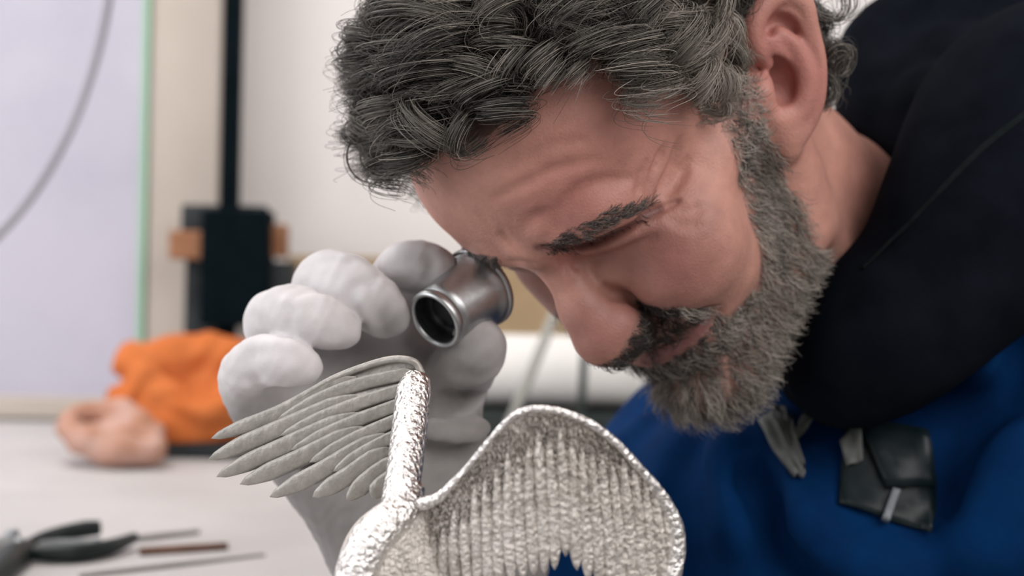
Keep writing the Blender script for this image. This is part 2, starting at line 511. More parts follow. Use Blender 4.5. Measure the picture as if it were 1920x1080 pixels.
c[scalp_in] = c[scalp_in] * 0.25 + np.array([0.05, 0.045, 0.042]) * .75
lash_shade = np.zeros(len(V))
for q in rays([(1008, 464), (1072, 464), (1120, 449), (1180, 423), (1235, 394)], 0, 8): lash_shade = np.maximum(lash_shade, np.exp(-np.sum(((V - q) / 2.6) ** 2, 1)))
c = c + (np.array([.14, .06, .055]) - c) * (.9 * lash_shade)[:, None]  # lash line and crease shade darkened into the skin tone
c = np.clip(c, 0.01, 1)
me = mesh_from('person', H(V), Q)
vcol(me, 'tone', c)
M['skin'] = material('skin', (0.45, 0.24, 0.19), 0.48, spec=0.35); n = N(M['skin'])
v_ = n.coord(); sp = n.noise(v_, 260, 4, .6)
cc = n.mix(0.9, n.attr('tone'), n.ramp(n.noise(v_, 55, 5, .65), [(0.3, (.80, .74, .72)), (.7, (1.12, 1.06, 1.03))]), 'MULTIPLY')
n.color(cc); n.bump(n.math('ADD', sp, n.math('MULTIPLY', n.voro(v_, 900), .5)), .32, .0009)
n.b.inputs['Subsurface Weight'].default_value = 0.12
n.b.inputs['Subsurface Radius'].default_value = (1.0, 0.35, 0.2); n.b.inputs['Subsurface Scale'].default_value = 0.004
person = link('person', me, M['skin'], None, 'man with curly grey hair and beard leaning down and squinting through a metal loupe', 'person')

# ------------------------------------------------------------------ hair, beard, eyebrows
def hair_material(name, rough=0.42):
    m = bpy.data.materials.new(name); m.use_nodes = True; t = m.node_tree; t.nodes.clear()
    o = t.nodes.new('ShaderNodeOutputMaterial'); b = t.nodes.new('ShaderNodeBsdfPrincipled')
    a = t.nodes.new('ShaderNodeAttribute'); a.attribute_name = 'tint'; a.attribute_type = 'GEOMETRY'
    t.links.new(a.outputs['Color'], b.inputs['Base Color'])
    b.inputs['Roughness'].default_value = rough; b.inputs['Specular IOR Level'].default_value = .28
    t.links.new(b.outputs[0], o.inputs[0]); return m
M['hair'] = hair_material('hair')
def strands(name, pts, rad, tint, parent=person, label=None):
    """pts (n, k, 3) world, rad (k,) or (n, k), tint (n, 3)"""
    n, k, _ = pts.shape
    cu = bpy.data.hair_curves.new(name); cu.add_curves([k] * n)
    cu.position_data.foreach_set('vector', pts.astype(np.float32).ravel())
    ra = cu.attributes.get('radius') or cu.attributes.new('radius', 'FLOAT', 'POINT')
    ra.data.foreach_set('value', np.broadcast_to(rad, (n, k)).astype(np.float32).ravel())
    ta = cu.attributes.new('tint', 'FLOAT_COLOR', 'CURVE')
    ta.data.foreach_set('color', np.c_[tint, np.ones(n)].astype(np.float32).ravel())
    cu.materials.append(M['hair'])
    o = bpy.data.objects.new(name, cu); COL.objects.link(o); o.parent = parent
    tag(o, label, kind='stuff'); return o
rng = np.random.default_rng(7)
def unit(a): return a / np.maximum(np.linalg.norm(a, axis=-1, keepdims=True), 1e-9)
tri_c = V[Q].mean(1)
e1 = V[Q[:, 1]] - V[Q[:, 0]]; e2 = V[Q[:, 3]] - V[Q[:, 0]]
q_area = np.linalg.norm(np.cross(e1, e2), axis=1)
def scatter(mask, n):
    w = q_area * mask; w = w / w.sum()
    i = rng.choice(len(w), n, p=w); f, g = rng.random((2, n, 1))
    a, b, c_, d = (V[Q[i, j]] for j in range(4))
    return (a * (1 - f) + b * f) * (1 - g) + (d * (1 - f) + c_ * f) * g
qt, qz = theta_z(tri_c)
CROWN = np.array([0, -45, 135.])
def spaced(pts, r):
    keep = []
    for p in pts:
        if all(np.sum((p - k) ** 2) > r * r for k in keep): keep.append(p)
    return np.array(keep)
def scalp_hair():
    K = 26; t = np.linspace(0, 1, K)
    hl = hairline(qt) + np.interp(qt, [0, 30, 45, 66, 80], [9, 9, 10, 4, 0])
    ear_c = np.array([ear(1470, 20), ear(1475, 60), ear(1480, 110), ear(1475, 160), ear(1470, 210)])
    near_ear = (np.min(np.linalg.norm(tri_c[:, None] - ear_c[None], axis=2), 1) < 17) & (tri_c[:, 1] > -16)
    ok = (qz > hl) & ~near_ear & ~on_ear(tri_c) & ~((np.abs(tri_c[:, 0]) > 70) & (np.hypot(tri_c[:, 1] + 8, tri_c[:, 2]) < 20))
    roots = spaced(scatter(ok, 2800), 7.6)
    nr = HF.grad(roots); rt, rz = theta_z(roots)
    above = rz - hairline(rt)
    top = np.clip((rz - 25) / 60, 0, 1) * np.clip(1 - (rt - 55) / 60, .25, 1)
    front = np.clip(1 - rt / 60, 0, 1) * np.clip((rz - 30) / 40, 0, 1)
    L = 17 + 50 * np.clip(top, 0, 1) ** .8
    L = np.where((rt < 60) & (above < 30), np.minimum(L, 38 + 8 * front), L)
    L = np.where((rt > 96) & (rz < 60), np.maximum(L, 36), L)
    L *= rng.uniform(.85, 1.2, len(roots))
    radial = unit(roots - CROWN); back = np.stack([-np.sign(roots[:, 0]) * -.1, -np.ones(len(roots)) * 1.0, -np.ones(len(roots)) * .35], 1)
    w = np.clip((rt - 50) / 25, 0, 1)[:, None] * np.clip((80 - rz) / 50, 0, 1)[:, None]
    f = radial * (1 - w) + unit(back) * w + rng.normal(0, .28, (len(roots), 3))
    f = unit(f - nr * np.sum(f * nr, 1, keepdims=True))
    P_, T_ = [], []
    for i in range(len(roots)):
        m = int(48 + 28 * top[i]) if rt[i] < 96 else 40
        p, nn, ff = roots[i], nr[i], f[i]; b = np.cross(nn, ff)
        big = L[i] / 60
        A = (2.6 + 9.0 * big) * rng.uniform(.75, 1.3); turns = rng.uniform(1.1, 2.1) * (.7 + .45 * big); ph = rng.uniform(0, 6.28); hand = rng.choice([-1, 1])
        off = rng.normal(0, 1, (m, 2)) * (2.6 + .8 * big)
        s = rng.uniform(.75, 1.08, (m, 1)); am = rng.normal(1, .15, (m, 1)); dp = rng.normal(0, .20, (m, 1)); Ls = L[i] * s
        tt = t[None]
        lift = 1.0 + (4 + 13 * big) * np.sin(np.clip(tt * 2.3, 0, 1.9)) * (.7 + .6 * rng.random((m, 1)))
        spread = (1 - .76 * np.clip(tt * 1.35, 0, 1) ** .8)
        x = Ls * .52 * tt; ang = ph + dp + hand * 2 * math.pi * turns * tt ** 1.15
        amp = A * am * np.clip(tt * 2.2, 0, 1) * (1 - .25 * tt)
        c_b = off[:, :1] * spread + amp * np.sin(ang) - amp[:, :1] * 0
        c_n = lift + amp * .85 * np.cos(ang)
        c_f = x + off[:, 1:] * spread * .8
        base = p + c_f[..., None] * ff + c_b[..., None] * b
        d = HF.sample(base); g = HF.grad(base)
        tgt = np.maximum(c_n, .5)
        base = base + g * np.clip(tgt - d, -60, 60)[..., None]
        wild = rng.normal(0, 1, (m, 1, 3)) * (tt[..., None] ** 2) * (1.0 + 1.6 * big) * (rng.random((m, 1, 1)) < .4) * 1.9
        P_.append(base + wild)
        side = np.clip((rt[i] - 48) / 22, 0, 1) * np.clip((95 - rz[i]) / 50, 0, 1)
        side = side * (rt[i] < 96)
        lockg = rng.uniform(0, .5) ** 1.3 * (.3 if rt[i] > 96 else 1)
        gr = np.clip(rng.beta(.40, 2.2, m) * 1.0 + lockg * .5 + .38 * side, 0, 1)[:, None]
        T_.append(np.array([.009, .0095, .0095]) * (1 - gr) + np.array([.50, .45, .39]) * gr)  # paler grey strands also carry the highlights of the locks in their tint
    P_ = np.concatenate(P_); T_ = np.concatenate(T_)
    return P_, T_, t
hp, htint, ht_ = scalp_hair()
strands('hair', H(hp), (0.00015 * (1 - .55 * ht_ ** 2))[None], htint, label='curly dark grey hair going lighter at the temples')

def surface_curls():
    """crescent locks lying over the top of the hair in all directions"""
    K = 22; t = np.linspace(0, 1, K)[None]
    ok = (qz > hairline(qt) + np.interp(qt, [0, 60, 80], [10, 12, 26])) & (qt < 105) & (qz > 26)
    roots = spaced(scatter(ok, 1100), 10); nr = HF.grad(roots); rt, rz = theta_z(roots)
    hl_ = rz - hairline(rt); P_, T_ = [], []
    for i in range(len(roots)):
        n = nr[i]; f = unit(roots[i] - CROWN + rng.normal(0, 45, 3)); f = unit(f - n * (f @ n)); b = np.cross(n, f)
        sz = np.clip((rz[i] - 20) / 50, .45, 1); R = rng.uniform(7, 13) * sz; m = int(rng.uniform(22, 40)); hand = rng.choice([-1, 1])
        span = rng.uniform(2.6, 4.6); h0 = (5 + 12 * sz) * rng.uniform(.75, 1.1) * np.clip(hl_[i] / 22, .45, 1)
        th = hand * span * (t - .35) + rng.normal(0, .14, (m, 1))
        w = rng.normal(0, 1, (m, 1)) * 2.9 * sz * np.sin(math.pi * np.clip(t * .86 + .14, 0, 1)) ** .8
        rad = R * (1.1 - .45 * t) + w
        dp_ = rng.normal(0, 1, (m, 1)) * 1.5 * sz
        x = rad * np.sin(th) * hand; y = rad * np.cos(th) - R
        lift = h0 * (.45 + .75 * np.sin(math.pi * np.clip(t * .9 + .12, 0, 1))) + dp_ - 3 * t
        p = roots[i] + x[..., None] * f + y[..., None] * b
        d = HF.sample(p); p = p + HF.grad(p) * np.clip(np.maximum(lift, .6) - d, -60, 60)[..., None]
        P_.append(p)
        side = np.clip((rt[i] - 48) / 22, 0, 1) * np.clip((95 - rz[i]) / 50, 0, 1)
        gr = np.clip(rng.beta(.7, 1.8, m) * .9 + rng.uniform(-.4, .42) + .3 * side, 0, 1)[:, None]
        T_.append(np.array([.012, .0125, .0125]) * (1 - gr) + np.array([.56, .50, .43]) * gr)  # grey strands; the light ones double as highlights on the outer curls
    return np.concatenate(P_), np.concatenate(T_), t[0]
cp, ctint, ct_ = surface_curls()
strands('curls', H(cp), (0.00014 * (1 - .6 * ct_ ** 2))[None], ctint)
def loops():
    """the few springy single curls at the front edge of the hair"""
    out = []; tn = []
    for (cx, cy, r, d, a0, sweep_, m) in ((702, 294, 54, .632, -1.2, 6.4, 6), (716, 290, 42, .634, -.6, 5.6, 3), (664, 248, 25, .634, -.3, 5.6, 4), (655, 95, 24, .65, .4, 4.9, 5), (672, 170, 30, .645, 1.0, 4.2, 7), (690, 110, 34, .65, 1.4, 4.4, 8), (720, 270, 26, .64, -1.5, 5.6, 5)):
        for j in range(m):
            t = np.linspace(0, 1, 30); a = a0 - sweep_ * t * rng.uniform(.85, 1.05)
            rr = r * (1.0 + rng.normal(0, .025)) * (1 - .12 * t)
            ox, oy = rng.normal(0, 1.6, 2)
            tail = np.clip(1 - t * 5, 0, 1)
            out.append([Hinv(P(cx + ox + rr[k] * math.cos(a[k]) + 55 * tail[k] ** 2, cy + oy + rr[k] * math.sin(a[k]) - 20 * tail[k] ** 2, d + .004 * math.sin(3 * t[k] + j) + .02 * tail[k])) for k in range(30)])
            tn.append(np.array([.04, .037, .034]) * rng.uniform(.7, 2.2))
    return np.array(out), np.array(tn)
lp, lt = loops()
strands('stray_curl', H(lp), np.full((1, 30), .00012), lt)

def short_hair(roots, length, flow, lift, wave, tint, K=8):
    nr = HF.grad(roots); n_ = len(roots)
    f = flow(roots) + rng.normal(0, .22, (n_, 3)); f = unit(f - nr * np.sum(f * nr, 1, keepdims=True))
    b = np.cross(nr, f); t = np.linspace(0, 1, K)[None]
    L = length[:, None]; ph = rng.uniform(0, 6.28, (n_, 1))
    out = roots[:, None] + (L * t * math.cos(lift))[..., None] * f[:, None] + (L * (t - .35 * t * t) * math.sin(lift) * 1.3 - .5)[..., None] * nr[:, None] + (wave * t * np.sin(ph + 4.5 * t))[..., None] * b[:, None] + (wave * .6 * t * np.cos(ph + 4 * t))[..., None] * nr[:, None]
    return out
lip_guard = np.array([ray(x, y) for x, y in [(1210, 678), (1240, 664), (1265, 652), (1290, 634), (1308, 615), (1322, 598)]])
def beard():
    ok = inpoly(qt, qz, beard_poly) & (tri_c[:, 1] > -12)
    mir = np.concatenate([lip_guard, lip_guard * [-1, 1, 1]])
    dl = np.min(np.linalg.norm(tri_c[:, None] - mir[None], axis=2), 1) if len(tri_c) < 1 else None
    r = scatter(ok, 19000)
    dl = np.min(np.linalg.norm(r[:, None] - mir[None], axis=2), 1)
    r = r[dl > 4.2]
    far_lip = (r[:, 0] > -4) & (r[:, 2] > -58) & (np.abs(r[:, 0]) < 22)
    r = r[~far_lip | (rng.random(len(r)) < .25)]
    gap = rays([(1322, 618), (1345, 668), (1362, 715)], 0, 4)
    dg = np.min(np.linalg.norm(r[:, None] - gap[None], axis=2), 1)
    r = r[(dg > 3.2) | (rng.random(len(r)) < .25)]
    ups = np.array([ray(x, y) for x, y in bspline(b_pts[:9], 4)])
    de = np.min(np.linalg.norm(r[:, None] - ups[None], axis=2), 1)
    r = r[rng.random(len(r)) < np.clip(.15 + de / 9, 0, 1)]
    t_, z_ = theta_z(r)
    L = 5.5 + 8.5 * np.clip((35 - z_) / 80, 0, 1) + 4 * np.clip((-85 - z_) / 15, 0, 1)
    L = .82 * L * rng.uniform(.6, 1.3, len(r))
    must = (z_ > -54) & (t_ < 24)
    L = np.where(must, np.where(r[:, 0] > -6, 2.0, 6.0), L)
    def flow(p):
        v = np.zeros_like(p); v[:, 2] = -1; v[:, 1] = .05
        m = (p[:, 2] > -54) & (np.degrees(np.arctan2(np.abs(p[:, 0]), p[:, 1] - 8)) < 24)
        v[m] = np.stack([np.sign(p[m, 0]) * .55, np.zeros(m.sum()), -np.ones(m.sum())], 1)
        w1 = np.sin(p @ np.array([.55, .2, .31]) + 2 * np.sin(p @ np.array([.11, .3, .2]))); w2 = np.sin(p @ np.array([.21, .6, -.4]) + 1.7 * np.sin(p @ np.array([.3, -.1, .23])))
        return v + .45 * np.stack([w1, w2, 0 * w1], 1)
    pts = short_hair(r, L, flow, .46, 2.4, None)
    patch = .5 + .5 * np.sin(r[:, 0] * .46 + 1.3 + 2 * np.sin(r[:, 2] * .2)) * np.sin(r[:, 2] * .43 + r[:, 1] * .37)
    gr = np.clip(rng.beta(1.0, 1.25, len(r)) * .9 + .45 * patch - .16 - .5 * must - .25 * ((t_ < 20) & (z_ > -82)), 0, 1)[:, None]
    tint = np.array([.035, .03, .028]) * (1 - gr) + np.array([.55, .50, .44]) * gr
    return pts, tint
bp, btint = beard()
strands('beard', H(bp), (0.00014 * (1 - .6 * np.linspace(0, 1, 8) ** 2))[None], btint, label='short grey and white beard and darker moustache')
def brow():
    poly = [(1008, 462), (1050, 440), (1085, 418), (1135, 396), (1200, 384), (1226, 378), (1205, 398), (1140, 424), (1080, 452), (1040, 468)]
    r = []
    while len(r) < 760:
        x, y = rng.uniform(1005, 1230), rng.uniform(375, 470)
        if inpoly(np.array([x]), np.array([y]), poly)[0] and rng.random() < np.clip(1.15 - (np.interp(x, [1010, 1085, 1150, 1230], [468, 452, 428, 396]) - y) / 42, .12, 1): r.append(ray(x, y))
    r = np.array(r); a, b = ray(1010, 462), ray(1225, 382)
    r2 = r * [-1, 1, 1]; r2 = r2 - HF.grad(r2) * HF.sample(r2)[:, None]
    d0 = unit(b - a)
    p1 = short_hair(r, rng.uniform(3.5, 6.5, len(r)), lambda p: np.tile(d0, (len(p), 1)) + [0, 0, .1], .26, .6, None)
    p2 = short_hair(r2, rng.uniform(3.5, 6.5, len(r)), lambda p: np.tile(d0 * [-1, 1, 1], (len(p), 1)), .35, .7, None)
    g = rng.beta(1, 3, 2 * len(r))[:, None]
    return np.concatenate([p1, p2]), np.array([.05, .04, .036]) * (1 - g) + np.array([.3, .27, .25]) * g
ep, et = brow()
strands('eyebrows', H(ep), np.full((1, 8), .00012), et)

lr = np.array([ray(x, y) for x, y in bspline([(1020, 466), (1072, 464), (1120, 448), (1180, 422), (1228, 397)], 22)])
lr = np.repeat(lr, 3, 0) + rng.normal(0, .5, (3 * len(lr), 3))
l_dir = unit(ray(1150, 470) - ray(1140, 440))
strands('eyelashes', H(short_hair(lr, rng.uniform(2.5, 5, len(lr)), lambda p: np.tile(l_dir + unit(ray(1225, 382) - ray(1010, 462)) * .8, (len(p), 1)), .2, .4, None)), np.full((1, 8), .00011), np.tile([.02, .016, .015], (len(lr), 1)))
# ------------------------------------------------------------------ gloved right hand and the loupe it holds
_pp = [P(400, 440, .62), P(960, 440, .62), P(400, 1300, .62), P(1060, 1300, .86), P(400, 440, .78), P(1000, 1300, .86)]
GF = Field(np.min(_pp, 0) - .004, np.max(_pp, 0) + .004, .00115)
def gt(pts, rs, k=.004, kin=.006, mode='add', n=6):
    q = bspline([P(*p) for p in pts], n)
    r = np.interp(np.linspace(0, 1, len(q)), np.linspace(0, 1, len(rs)), rs) / 1000.0
    GF.tube(q, list(r), k, mode, kin=kin)
# palm and wrist
gt([(560, 700, .695), (640, 770, .70), (700, 860, .70), (740, 980, .70)], [18, 26, 27, 30], .01, .01)
gt([(640, 660, .705), (720, 740, .705), (760, 860, .70)], [20, 24, 24], .01)
gt([(735, 640, .700), (790, 730, .695), (810, 860, .70)], [17, 20, 21], .01)
gt([(480, 720, .675), (540, 790, .685), (640, 900, .69)], [15, 19, 24], .010)
gt([(700, 860, .70), (745, 960, .705), (800, 1050, .725), (975, 1045, .80)], [33, 35, 36, 35], .01, .01)
gt([(815, 800, .69), (830, 900, .695), (850, 1000, .715)], [20, 22, 28], .012)
# pinky, ring, middle, index (knuckle, middle joint, tip)
gt([(505, 778, .692), (470, 738, .674), (456, 700, .655), (494, 675, .641), (540, 680, .633), (582, 690, .632)], [12, 10.2, 8.2, 8.6, 7.6, 3.6], .001)
gt([(560, 690, .704), (520, 640, .684), (506, 597, .664), (550, 590, .650), (606, 606, .641), (654, 626, .640)], [12.5, 10.8, 9.2, 9.8, 8.8, 3.8], .001)
gt([(640, 640, .712), (602, 570, .694), (612, 526, .677), (657, 543, .662), (704, 572, .653), (737, 602, .652)], [13, 12, 11.6, 12.0, 10.0, 5.0], .001)
gt([(700, 640, .714), (728, 560, .704), (752, 508, .688), (783, 502, .670), (822, 505, .662)], [13, 11, 9.8, 10.2, 7.2], .001)
# thumb
gt([(770, 830, .692), (835, 750, .686), (864, 700, .674), (884, 664, .664), (899, 645, .660)], [18, 14.5, 12.2, 11.4, 9.6], .005)
# slack of the cotton: folds across the joints and a flat pinched end on each finger
for pts, r, dp in (([(578, 556, .640), (560, 580, .640), (556, 612, .640)], 3.0, .8), ([(700, 512, .640), (668, 528, .640), (650, 560, .640)], 3.4, .8), ([(478, 652, .630), (470, 680, .630), (476, 715, .630)], 2.8, .8), ([(640, 600, .630), (622, 628, .630)], 2.6, .6), ([(735, 565, .64), (712, 600, .64)], 2.6, .5), ([(800, 470, .64), (808, 500, .64), (800, 530, .64)], 2.2, .4)):
    q = np.array([P(*p) for p in bspline(pts, 6)])
    for _ in range(3): q = q - GF.grad(q) * np.clip(GF.sample(q) - (r - dp) * .001, -.03, .03)[:, None]
    GF.tube(q, r * .001, .004, 'sub')
# wrinkles at the wrist
gt([(905, 800, .672), (860, 815, .664), (800, 805, .662)], [3, 4, 2.5], .006)
gt([(900, 742, .676), (868, 752, .664), (830, 748, .664)], [2, 2.6, 1.5], .005, mode='sub')
gt([(908, 840, .676), (860, 850, .665), (800, 840, .663)], [2, 2.6, 1.5], .005, mode='sub')
gt([(560, 850, .676), (600, 880, .668), (660, 890, .664)], [2, 3, 1.5], .006, mode='sub')
# ridges where the slack cotton is pinched along the fingers
for pts, r, o in (([(540, 566, .64), (590, 585, .64), (650, 618, .64)], 2.6, 1.1), ([(500, 560, .65), (545, 552, .65), (590, 556, .65)], 2.6, .9), ([(655, 505, .66), (700, 535, .65), (735, 580, .65)], 3.0, 1.1), ([(600, 485, .67), (640, 490, .66), (680, 515, .66)], 3.0, .9), ([(690, 560, .65), (705, 590, .65), (715, 618, .65)], 2.2, .9), ([(465, 652, .64), (505, 648, .63), (560, 668, .63)], 2.4, 1.0), ([(430, 700, .65), (455, 722, .64), (500, 735, .64)], 2.6, 1.0), ([(745, 485, .67), (790, 472, .66), (830, 488, .66)], 2.6, .8), ([(870, 640, .655), (900, 625, .655), (930, 640, .655)], 2.4, .8), ([(850, 700, .66), (890, 690, .66), (925, 680, .66)], 2.4, .8)):
    q = np.array([P(*p) for p in bspline(pts, 6)])
    for _ in range(3): q = q - GF.grad(q) * np.clip(GF.sample(q) + (r - o) * .001, -.03, .03)[:, None]
    e = np.minimum(np.arange(len(q)), np.arange(len(q))[::-1]) / (len(q) * .4)
    GF.tube(q, list(r * .001 * np.clip(.5 + e, 0, 1)), .004)
_x, _y, _z = np.meshgrid(*[(GF.lo[i] + GF.h * np.arange(GF.n[i])).astype(np.float32) for i in range(3)], indexing='ij')
GF.F += (.00024 * (np.sin(420 * _x + 300 * _z + 2 * np.sin(190 * _y)) * np.sin(380 * _z - 260 * _x + 200 * _y) + .7 * np.sin(800 * _x - 620 * _z + 300 * _y + 2 * np.sin(300 * _x)))).astype(np.float32)
GF.smooth(1)
GV, GQ = GF.net()
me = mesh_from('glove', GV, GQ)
# soiled finger ends; shading of palm, lower hand and forearm mixed in as grey
def near(p, r): return np.exp(-np.sum(((GV - p) / r) ** 2, 1))
dirt_shade = .95 * near(P(800, 500, .662), .013) + .9 * near(P(890, 655, .658), .017) + .75 * near(P(732, 603, .645), .009) + .45 * near(P(640, 628, .638), .006) + .45 * near(P(562, 690, .637), .006) + .5 * near(P(860, 720, .668), .02) + .25 * near(P(690, 560, .645), .012)
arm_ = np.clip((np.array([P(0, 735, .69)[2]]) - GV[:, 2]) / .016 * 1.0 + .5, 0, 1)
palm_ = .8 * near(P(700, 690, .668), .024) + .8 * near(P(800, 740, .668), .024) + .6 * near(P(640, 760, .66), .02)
dirt_shade = np.clip(np.maximum(dirt_shade + palm_, .88 * arm_), 0, .92)[:, None]
vcol(me, 'tone', np.array([.69, .675, .685]) * (1 - dirt_shade) + np.array([.17, .162, .155]) * dirt_shade)
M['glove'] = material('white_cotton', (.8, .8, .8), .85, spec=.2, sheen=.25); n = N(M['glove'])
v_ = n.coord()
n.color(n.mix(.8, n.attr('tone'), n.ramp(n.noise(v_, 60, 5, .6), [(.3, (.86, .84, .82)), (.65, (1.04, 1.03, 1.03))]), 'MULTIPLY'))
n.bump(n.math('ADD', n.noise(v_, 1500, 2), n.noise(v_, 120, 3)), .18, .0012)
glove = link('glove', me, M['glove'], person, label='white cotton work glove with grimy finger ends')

M['steel'] = noisy('brushed_steel', (.38, .395, .40), (.48, .495, .50), 90, .38, 1.0, bump=.05, bscale=500)
M['dark_metal'] = material('blackened_inside', (.015, .017, .018), .45)
M['lens'] = material('lens_glass', (.6, .66, .7), .06)
M['lens'].node_tree.nodes['Principled BSDF'].inputs['IOR'].default_value = 1.12
M['lens'].node_tree.nodes['Principled BSDF'].inputs['Transmission Weight'].default_value = 1.0
LA, LB = P(899, 538, .668), P(813, 602, .645)         # eye end, far end
ax = (LB - LA); LL = np.linalg.norm(ax); ax /= LL
def lathe(prof, A, ax, n=64):
    u = np.cross(ax, [0.2, .3, .9]); u /= np.linalg.norm(u); w = np.cross(ax, u)
    a = np.linspace(0, 2 * math.pi, n, endpoint=False)
    V = np.concatenate([A + ax * z + r * (np.cos(a)[:, None] * u + np.sin(a)[:, None] * w) for r, z in prof])
    F = [[i * n + j, i * n + (j + 1) % n, (i + 1) * n + (j + 1) % n, (i + 1) * n + j] for i in range(len(prof) - 1) for j in range(n)]
    return V, F
loupe = empty('loupe', LA, 'metal watchmaker loupe held to the eye by gloved fingers', 'loupe')
mm = .001
V_, F2 = lathe([(17.4 * mm, 0), (18.2 * mm, 0), (18.4 * mm, 3 * mm), (17.6 * mm, 4.2 * mm), (16.2 * mm, 8 * mm), (14.4 * mm, LL - 9 * mm), (13.8 * mm, LL - 4.5 * mm), (12.6 * mm, LL - 4.2 * mm), (13.2 * mm, 8 * mm), (16.2 * mm, 1 * mm), (17.4 * mm, 0)], LA, ax)
pyobj('barrel', V_, F2, M['steel'], loupe)
V_, F2 = lathe([(18.4 * mm, -.8 * mm), (19.4 * mm, -.7 * mm), (20.0 * mm, .2 * mm), (19.9 * mm, 1.6 * mm), (19.0 * mm, 2.4 * mm), (17.2 * mm, 1.6 * mm), (18.4 * mm, -.8 * mm)], LA, ax)
pyobj('eye_rim', V_, F2, M['steel'], loupe, label='flared rim at the eye end')
V_, F2 = lathe([(13.6 * mm, LL - 5 * mm), (14.2 * mm, LL - 4 * mm), (14.3 * mm, LL - 1 * mm), (13.7 * mm, LL), (12.6 * mm, LL + .1 * mm), (11.8 * mm, LL - .8 * mm), (11.6 * mm, LL - 4 * mm), (13.6 * mm, LL - 5 * mm)], LA, ax)
pyobj('front_rim', V_, F2, M['steel'], loupe, label='rounded rim at the front end')
V_, F2 = lathe([(11.7 * mm, LL - 1.2 * mm), (11.5 * mm, LL - 8 * mm), (10 * mm, LL - 14 * mm), (.01 * mm, LL - 14.5 * mm)], LA, ax)
pyobj('inner_sleeve', V_, F2, M['dark_metal'], loupe, label='black inside of the tube')
V_, F2 = lathe([(.01 * mm, LL - 6.0 * mm), (6 * mm, LL - 6.6 * mm), (11 * mm, LL - 8.6 * mm), (11.2 * mm, LL - 9.4 * mm), (.01 * mm, LL - 9.6 * mm)], LA, ax, 40)
pyobj('lens', V_, F2, M['lens'], loupe)
# ------------------------------------------------------------------ black hooded sweatshirt and blue work jacket
_b = (np.array([-.06, .54, .46]), np.array([.62, 1.30, 1.40]))
def ct(F, pts, rs, k=.02, kin=.02, mode='add', n=5):
    q = bspline([P(*p) for p in pts], n)
    r = np.interp(np.linspace(0, 1, len(q)), np.linspace(0, 1, len(rs)), rs)
    F.tube(q, list(r), k, mode, kin=kin)
HDF = Field(_b[0] + [.06, .06, .25], _b[1], .0042)
# rolled neck opening of the hood: near side, under the chin, far side, round the nape
ct(HDF, [(2090, 280, .715), (1960, 390, .712), (1805, 500, .708), (1690, 596, .708), (1620, 660, .715), (1570, 712, .725)], [.034, .034, .033, .031, .025, .013], .012)
ct(HDF, [(1570, 712, .725), (1545, 660, .80), (1560, 480, .86), (1620, 300, .87)], [.013, .024, .03, .03], .015)
# near flap of the hood
ct(HDF, [(1990, 130, .745), (1900, 200, .728), (1850, 280, .712), (1800, 380, .70), (1748, 470, .70)], [.034, .034, .031, .026, .022], .010)
# crumpled hood behind the neck
ct(HDF, [(1640, 118, .84), (1700, 84, .83), (1800, 66, .82), (1920, 62, .81), (2060, 80, .80)], [.017, .021, .022, .023, .027], .010)
ct(HDF, [(1655, 170, .825), (1740, 165, .81), (1850, 160, .79), (1960, 150, .77)], [.020, .021, .022, .022], .012)
ct(HDF, [(1640, 215, .81), (1720, 230, .795), (1800, 235, .78), (1900, 215, .765)], [.013, .015, .016, .02], .008)
ct(HDF, [(1655, 185, .82), (1730, 255, .80), (1780, 320, .79)], [.022, .024, .026], .012)
ct(HDF, [(1690, 205, .785), (1760, 185, .765), (1850, 170, .745)], [.006, .009, .007], .006)
ct(HDF, [(1665, 245, .80), (1720, 255, .775), (1770, 270, .755)], [.005, .007, .006], .005)
ct(HDF, [(1720, 130, .80), (1800, 120, .785), (1900, 118, .77)], [.006, .008, .006], .012)
# shoulders and back under it
ct(HDF, [(1780, 300, .84), (1950, 350, .86), (2100, 480, .88)], [.05, .07, .08], .03)
# the neck fits into the opening
neck_w = H(np.array([(4, -30, -95), (9, -48, -150), (10, -62, -200)]))
HDF.tube(neck_w, [.0595, .0610, .064], .004, 'sub')
HDF.smooth(1)
HV, HQ = HDF.net()
me = mesh_from('hooded_sweatshirt', HV, HQ)
M['black_knit'] = noisy('black_fleece', (.004, .0055, .009), (.007, .009, .014), 40, .95, 0, .03, .35, .001, 1400)
hoodie = link('hooded_sweatshirt', me, M['black_knit'], person, label='black hooded sweatshirt bunched round the neck')
M['seam'] = noisy('seam_thread', (.007, .010, .011), (.011, .014, .016), 300, .9, 0, .05)
V_, F2 = sweep(bspline([P(1945, 196, .68), P(1860, 268, .675), P(1770, 352, .668), P(1700, 408, .668), P(1645, 448, .674), P(1600, 490, .68)], 8), .0014, 8)
# put the seam onto the cloth
sp_ = np.array(V_); g_ = HDF.grad(sp_); d_ = HDF.sample(sp_)
pyobj('hood_seam', sp_ - g_ * np.clip(d_ - .0004, -.04, .06)[:, None] + g_ * 0, F2, M['seam'], hoodie)

JF = Field(_b[0], _b[1] + [.02, 0, 0], .0055)
ct(JF, [(1760, 1180, .90), (1800, 900, .90), (1960, 720, .92)], [.150, .120, .10], .05)
ct(JF, [(2080, 640, .76), (1900, 860, .80), (1700, 1020, .81), (1540, 1140, .82)], [.075, .085, .085, .075], .05)
ct(JF, [(1620, 930, .80), (1480, 960, .82), (1360, 1060, .84)], [.060, .070, .080], .04)
ct(JF, [(1420, 860, .93), (1340, 905, .93), (1270, 970, .93), (1210, 1020, .92)], [.075, .066, .058, .048], .03)   # his right arm
ct(JF, [(1210, 1020, .92), (1080, 1034, .85), (960, 1045, .79)], [.048, .045, .042], .03)
